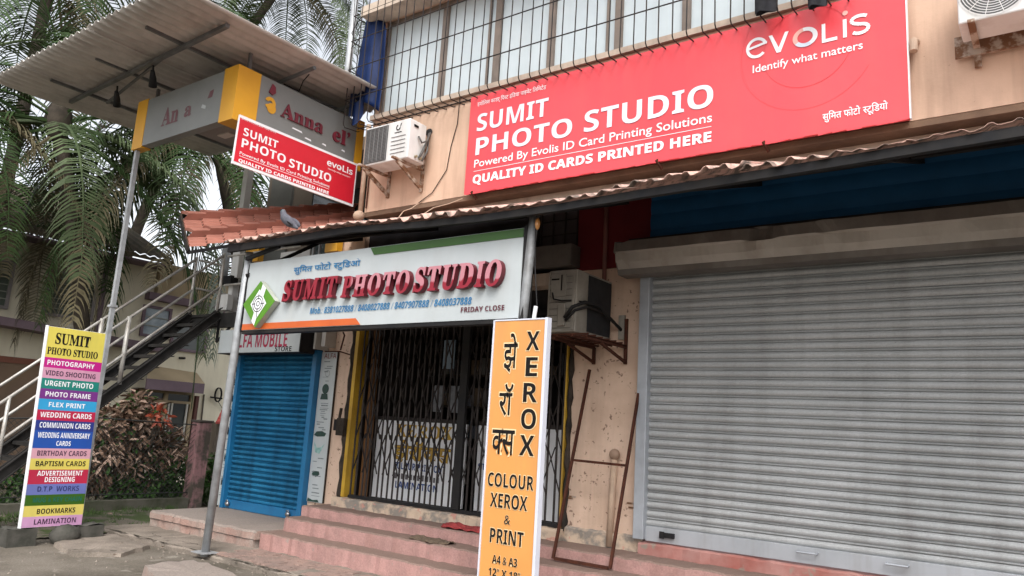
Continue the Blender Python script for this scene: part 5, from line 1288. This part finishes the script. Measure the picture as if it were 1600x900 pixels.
for k in range(3): q.tube([(HX + .06 + .02 * k, 11.15 + .09 * math.cos(a_), 2.12 + .17 * math.sin(a_)) for a_ in [2 * PI * i / 14 for i in range(15)]], .012, 5)
q.tube([(HX + .05, 10.95, 2.05), (HX + .2, 11.2, 2.03)], .02, 5); q.tube([(HX + .05, 11.2, 1.95), (HX + .05, 11.5, 1.6)], .008, 4); q.build('cable_coil', STEELD, ho)
q = MB(); q.tube([(HX, 10.05, 2.90), (HX + .15, 10.1, 2.90)], .03, 6); q.build('wall_lamp', STEELD, ho)
kn = thing('shed', 'small shed with red tiled roof seen beside the mossy pink pillar', 'shed', (-14.4, 9.8, 0))
q = MB(); q.box(-14.7, -14.1, 9.35, 10.8, -.02, 1.48); q.build('wall', mat('shed_wall', (.16, .13, .1), rough=.9), kn)
for k in range(4):
    q = MB(); a = k / 4; b = (k + 1) / 4
    q.add([(-14.0 - .35 * a, 9.25 + .35 * a, 1.48 + .30 * a + .02), (-14.0 - .35 * a, 11.0, 1.48 + .30 * a + .02), (-14.0 - .35 * b, 11.0, 1.48 + .30 * b), (-14.0 - .35 * b, 9.25 + .35 * b, 1.48 + .30 * b), (-14.0 - .35 * a, 9.25 + .35 * a, 1.48 + .30 * a - .02), (-14.0 - .35 * a, 11.0, 1.48 + .30 * a - .02)], [(0, 1, 2, 3), (0, 4, 5, 1)]); q.build('roof_course', REDTILE, kn)

# ================================================================ PALMS
def frond_mesh(name, L, e0, droop, m_, seed, nl=58, sag=1.0, wide=.047):
    rg = random.Random(seed); q = MB(); N = 14; P = []; p = Vector((0, 0, 0)); e = e0
    for i in range(N + 1):
        P.append(p.copy()); p = p + Vector((math.cos(e), 0, math.sin(e))) * (L / N); e -= droop / N * (1.0 + 1.1 * i / N)
        e = max(e, R(-88))
    q.tube(P, [.035 * (1 - .88 * i / N) for i in range(N + 1)], 5)
    tw = rg.uniform(-.5, .5)
    for i in range(nl):
        t = .14 + .86 * (i + .5) / nl; f = t * N; k = min(int(f), N - 1); c = P[k].lerp(P[k + 1], f - k); d = (P[k + 1] - P[k]).normalized()
        l0 = L * .20 * (math.sin(PI * (.12 + .80 * t)) ** .7) * rg.uniform(.7, 1.12)
        for s in (1, -1):
            if rg.random() < .09: continue
            side = Vector((0, s, 0)); upn = side.cross(d) * s
            dirv = (side * .80 + d * .55 + Vector((0, 0, .18 + .25 * tw * s))).normalized()
            wv = wide * rg.uniform(.8, 1.15); pp = c + d * rg.uniform(-.02, .02); seg = []; g_ = Vector((0, 0, -1))
            wax = d
            dv = dirv
            for j in range(4):
                seg.append(pp.copy()); pp = pp + dv * (l0 / 3); dv = (dv + g_ * (.42 * sag) + Vector((rg.uniform(-.05, .05), 0, 0))).normalized()
            ws = (.5, 1., .7, .05); b0 = len(q.v)
            for j in range(4):
                q.v.append(seg[j] - wax * wv * ws[j] * .5); q.v.append(seg[j] + wax * wv * ws[j] * .5)
            for j in range(3): q.f.append((b0 + 2 * j, b0 + 2 * j + 1, b0 + 2 * j + 3, b0 + 2 * j + 2))
    me = q.mesh(name); me.materials.append(m_); return me
FM = []
for k, (e0, dr, sg_) in enumerate(((75, 60, .6), (62, 85, .8), (50, 100, .9), (38, 105, 1.0), (22, 100, 1.1), (8, 85, 1.2), (-8, 75, 1.3), (-28, 55, 1.4))):
    for v in range(2): FM.append((k, frond_mesh('frond', 4.6, R(e0), R(dr), (FRONDY if k in (5, 7) and v else FROND if (k + v) % 3 else FROND2), 10 * k + v, sag=sg_)))
DEAD = [frond_mesh('dead_frond', 4.4, R(-35), R(50), FRONDY, 91, sag=1.6), frond_mesh('dead_frond', 4.0, R(-50), R(35), FRONDY, 92, sag=1.8)]
BRT = [(k, frond_mesh('frond', 4.6, R(e0), R(dr), FROND2, 200 + k, sag=.9)) for k, (e0, dr) in enumerate(((70, 70), (50, 95), (30, 105), (10, 95), (-10, 75)))]
def palm(label, base, crown, seed, bend, nf=30, scale=1.0, dead=4, meshes=None, r0=.16, extra=()):
    rg = random.Random(seed); t = thing('palm_tree', label, 'palm tree', base, 'palms behind the shop'); b = Vector(base); c = Vector(crown); pts = []; rr = []
    for i in range(41):
        a = i / 40; p = b.lerp(c, a) + Vector(bend) * math.sin(PI * a); pts.append(p); rr.append((r0 * (1 - .28 * a) + (.07 if i == 0 else 0)) * (1 + .06 * (i % 2)))
    q = MB(); q.tube(pts, rr, 10); q.build('trunk', TRUNK, t, True)
    q = MB(); q.ell(c + Vector((0, 0, .05)), .24, .24, .42, 10, 8); q.build('crown_heart', TRUNK, t, True)
    ms = meshes or FM
    for i in range(nf):
        k, me = ms[int((i / nf) * len(ms) * .999)]; o = bpy.data.objects.new('frond', me); COL.objects.link(o); o.parent = t
        o.location = c - b + Vector((0, 0, .25 - .35 * i / nf)); o.rotation_euler = (rg.uniform(-.15, .15), rg.uniform(-.08, .08), i * 2.39996 + rg.uniform(-.25, .25)); s = scale * rg.uniform(.85, 1.12); o.scale = (s, s, s)
    for i in range(dead):
        o = bpy.data.objects.new('dead_frond', DEAD[i % 2]); COL.objects.link(o); o.parent = t; o.location = c - b + Vector((0, 0, -.2)); o.rotation_euler = (rg.uniform(-.2, .2), 0, rg.uniform(0, 6.28)); o.scale = (scale,) * 3
    for az, k, s in extra:
        o = bpy.data.objects.new('frond', FM[k][1]); COL.objects.link(o); o.parent = t; o.location = c - b; o.rotation_euler = (rg.uniform(-.1, .1), 0, az); o.scale = (s, s, s)
palm('dark curved palm trunk nearest the stairs with drooping fronds under the canopy', (-15.3, 7.45, -.05), (-15.3, 5.92, 6.9), 1, (0, .22, 0), nf=16, scale=.95, dead=2, extra=((R(78), 12, 1.3), (R(50), 9, 1.25), (R(40), 12, 1.35), (R(60), 14, 1.4), (R(-80), 13, 1.2), (R(-115), 12, 1.3), (R(215), 10, 1.25), (R(240), 13, 1.3)))
palm('palm crown showing between the grey sign box and the terracotta roof', (-14.4, 10.7, -.05), (-15.4, 9.15, 7.95), 2, (.1, .2, 0), nf=21, scale=1.0, dead=4, extra=((R(216), 14, 1.35), (R(250), 12, 1.3), (R(-80), 15, 1.3), (R(200), 13, 1.35), (R(228), 12, 1.35), (R(240), 15, 1.4), (R(265), 14, 1.3)), r0=.15)
palm('tall palm whose crown fills the upper left corner above the canopy', (-18.2, 5.9, -.05), (-18.0, 6.3, 11.6), 3, (.3, 0, 0), nf=22, scale=1.1, dead=2, r0=.16)
palm('tallest palm with bright fronds arching above the tin canopy', (-20.5, 9.6, -.05), (-18.0, 12.4, 14.6), 4, (-.5, -.8, 0), nf=24, scale=1.0, dead=1, meshes=BRT, r0=.16)
palm('palm at the far left edge with brown hanging fronds over the house roof', (-15.9, 3.9, -.05), (-15.9, 4.3, 7.3), 6, (.1, -.2, 0), nf=9, scale=.85, dead=5, r0=.14, extra=((R(60), 15, 1.35), (R(85), 13, 1.3), (R(-10), 14, 1.2)))

# ================================================================ SHRUBS
def leaf_mesh(name, l, wd, m_, curl):
    q = MB(); pr = [(0, .1), (.25, .8), (.55, 1.), (.8, .7), (1., .03)]
    for t, ww in pr:
        z = -curl * t * t * l
        q.v += [Vector((t * l, -ww * wd / 2, z + .12 * ww * wd)), Vector((t * l, 0, z)), Vector((t * l, ww * wd / 2, z + .12 * ww * wd))]
    for i in range(4):
        for j in range(2): a = i * 3 + j; q.f.append((a, a + 3, a + 4, a + 1))
    me = q.mesh(name); me.materials.append(m_); return me
def shrub(name, label, base, blobs, leaves, n_ind, n_stuff, seed, stems=8):
    """leaves: list of (mesh, weight, filter z)"""
    rg = random.Random(seed); t = thing(name, label, 'shrub', base); b = Vector(base)
    q = MB()
    for i in range(stems):
        c, r = blobs[i % len(blobs)]; q.tube([b + Vector((rg.uniform(-.15, .15), rg.uniform(-.2, .2), 0)), b.lerp(Vector(c), .5) + Vector((rg.uniform(-.1, .1), rg.uniform(-.1, .1), .1)), Vector(c) + Vector((0, 0, r * .5))], [.018, .014, .006], 5)
    q.build('stem', TRUNK, t)
    stuff = {}
    for i in range(n_ind + n_stuff):
        c, r = rg.choices(blobs, [x[1] ** 2 for x in blobs])[0]; d = Vector((rg.gauss(0, 1), rg.gauss(0, 1), rg.gauss(0, 1))).normalized()
        rad = r * (rg.uniform(.88, 1.08) if i < n_ind else rg.uniform(.35, 1.02)); p = Vector(c) + Vector((d.x * rad * .75, d.y * rad, d.z * rad * .95))
        if i < n_ind and d.x < -.1: p.x += 2 * abs(d.x) * rad * .75; d.x = -d.x
        if p.z < .05: p.z = rg.uniform(.05, .4)
        me = rg.choices([l_[0] for l_ in leaves], [l_[1] for l_ in leaves])[0]
        dirv = (d * .8 + Vector((rg.gauss(0, .5), rg.gauss(0, .5), rg.gauss(-.15, .4)))).normalized()
        rot = dirv.to_track_quat('X', 'Z').to_matrix().to_4x4() @ Matrix.Rotation(rg.uniform(-1.2, 1.2), 4, 'X'); s = rg.uniform(.7, 1.2)
        if i < n_ind:
            o = bpy.data.objects.new('leaf', me); COL.objects.link(o); o.parent = t; o.matrix_local = Matrix.Translation(p - b) @ rot @ Matrix.Scale(s, 4)
        else:
            mt = Matrix.Translation(p) @ rot @ Matrix.Scale(s, 4); mb = stuff.setdefault(me.materials[0].name, MB())
            mb.add([mt @ v.co for v in me.vertices], [tuple(f_.vertices) for f_ in me.polygons])
    for k, mb in stuff.items(): mb.build('foliage', _mats[k], t, kind='stuff')
    return t
LB = [(leaf_mesh('leaf', .17, .05, CROTON, .5), 5), (leaf_mesh('leaf', .18, .046, CROTON2, .6), 4), (leaf_mesh('leaf', .15, .06, CROTON, .2), 4), (leaf_mesh('leaf', .15, .055, GREENLEAF, .3), 2)]
shrub('croton_shrub', 'large bushy shrub of curled brown leaves behind the chain link fence', (-13.4, 7.2, 0),
      [((-13.5, 6.8, .75), .62), ((-13.5, 7.4, .75), .68), ((-13.5, 7.25, 1.35), .60), ((-13.5, 6.75, 1.25), .48), ((-13.45, 7.95, .95), .48), ((-13.5, 6.4, .7), .45), ((-13.5, 7.35, 1.62), .32)], LB, 290, 3600, 3)
shrub('red_leaf_shrub', 'cluster of bright red orange leaves at the top of the brown shrub', (-13.15, 7.5, .9), [((-13.05, 7.55, 1.52), .11), ((-13.05, 7.42, 1.60), .08)], [(leaf_mesh('leaf', .13, .045, CROTONR, .4), 1)], 34, 8, 4, 4)
LG = [(leaf_mesh('leaf', .14, .06, GREENLEAF, .3), 4), (leaf_mesh('leaf', .12, .06, FROND2, .3), 1)]
shrub('green_shrub', 'low green shrub at the foot of the brown one beside the pillar', (-13.3, 7.7, 0), [((-13.2, 7.6, .38), .38), ((-13.2, 7.1, .25), .28), ((-13.2, 8.2, .4), .4)], LG, 150, 900, 5)
shrub('green_shrub', 'low green shrub under the stairs behind the striped signboard', (-13.3, 5.9, 0), [((-13.2, 5.9, .4), .4), ((-13.3, 5.4, .3), .32)], LG, 90, 500, 8)
shrub('green_shrub', 'green leafy shrub between the mossy pillar and the blue shop', (-13.1, 9.0, 0), [((-13.1, 8.9, .55), .45), ((-13.1, 9.3, .75), .4), ((-13.1, 8.7, .3), .3)], LG, 120, 900, 6)
gm = MB(); rg = random.Random(77)
GRASS = mat('grass_blade', (.07, .12, .03), (.04, .075, .02), ns=6, rough=.6, spec=.2)
for k in range(150):
    cx = rg.choice([rg.uniform(-12.45, -11.9), rg.uniform(-12.45, -10.5)]); cy = rg.uniform(4.6, 7.7)
    if cx > -11.6 and rg.random() < .5: cx = rg.uniform(-10.75, -10.46); cy = rg.uniform(5.7, 7.2)
    for j in range(rg.randrange(5, 13)):
        x, y = cx + rg.gauss(0, .035), cy + rg.gauss(0, .035); h = rg.uniform(.03, .11); a = rg.uniform(0, 6.28); dx, dy = math.cos(a) * .006, math.sin(a) * .006; lx, ly = rg.gauss(0, .03), rg.gauss(0, .03)
        gm.add([(x - dx, y - dy, .04), (x + dx, y + dy, .04), (x + lx, y + ly, .04 + h)], [(0, 1, 2)])
o = gm.build('grass', GRASS); o['kind'] = 'stuff'
# gravel and litter on the ground
rg = random.Random(31); q = MB()
for k in range(420):
    x = rg.uniform(-12, -4); y = rg.uniform(2.6, 5.5) if rg.random() < .7 else rg.uniform(5.3, 5.55); r_ = rg.uniform(.006, .022)
    z = .02 + ground_h(x, y) * .6; b = len(q.v)
    q.add([(x - r_, y, z), (x, y - r_, z), (x + r_, y, z), (x, y + r_, z), (x, y, z + r_)], [(0, 1, 4), (1, 2, 4), (2, 3, 4), (3, 0, 4)])
o = q.build('gravel', PAVE); o['kind'] = 'stuff'
LEAFL = [leaf_mesh('fallen_leaf', .07, .035, CROTON2, .2)]
for k in range(14):
    x, y = rg.uniform(-12, -7.5), rg.uniform(4.6, 5.4)
    if -12.4 < x < -10.4: y = rg.uniform(5.2, 6.8)
    o = bpy.data.objects.new('fallen_leaf', LEAFL[0]); COL.objects.link(o); o.location = (x, y, .075); o.rotation_euler = (rg.uniform(-.2, .2), rg.uniform(-.2, .2), rg.uniform(0, 6)); o['label'] = 'small dry leaf fallen on the ground before the shops'; o['category'] = 'leaf'; o['group'] = 'dry leaves fallen on the ground'
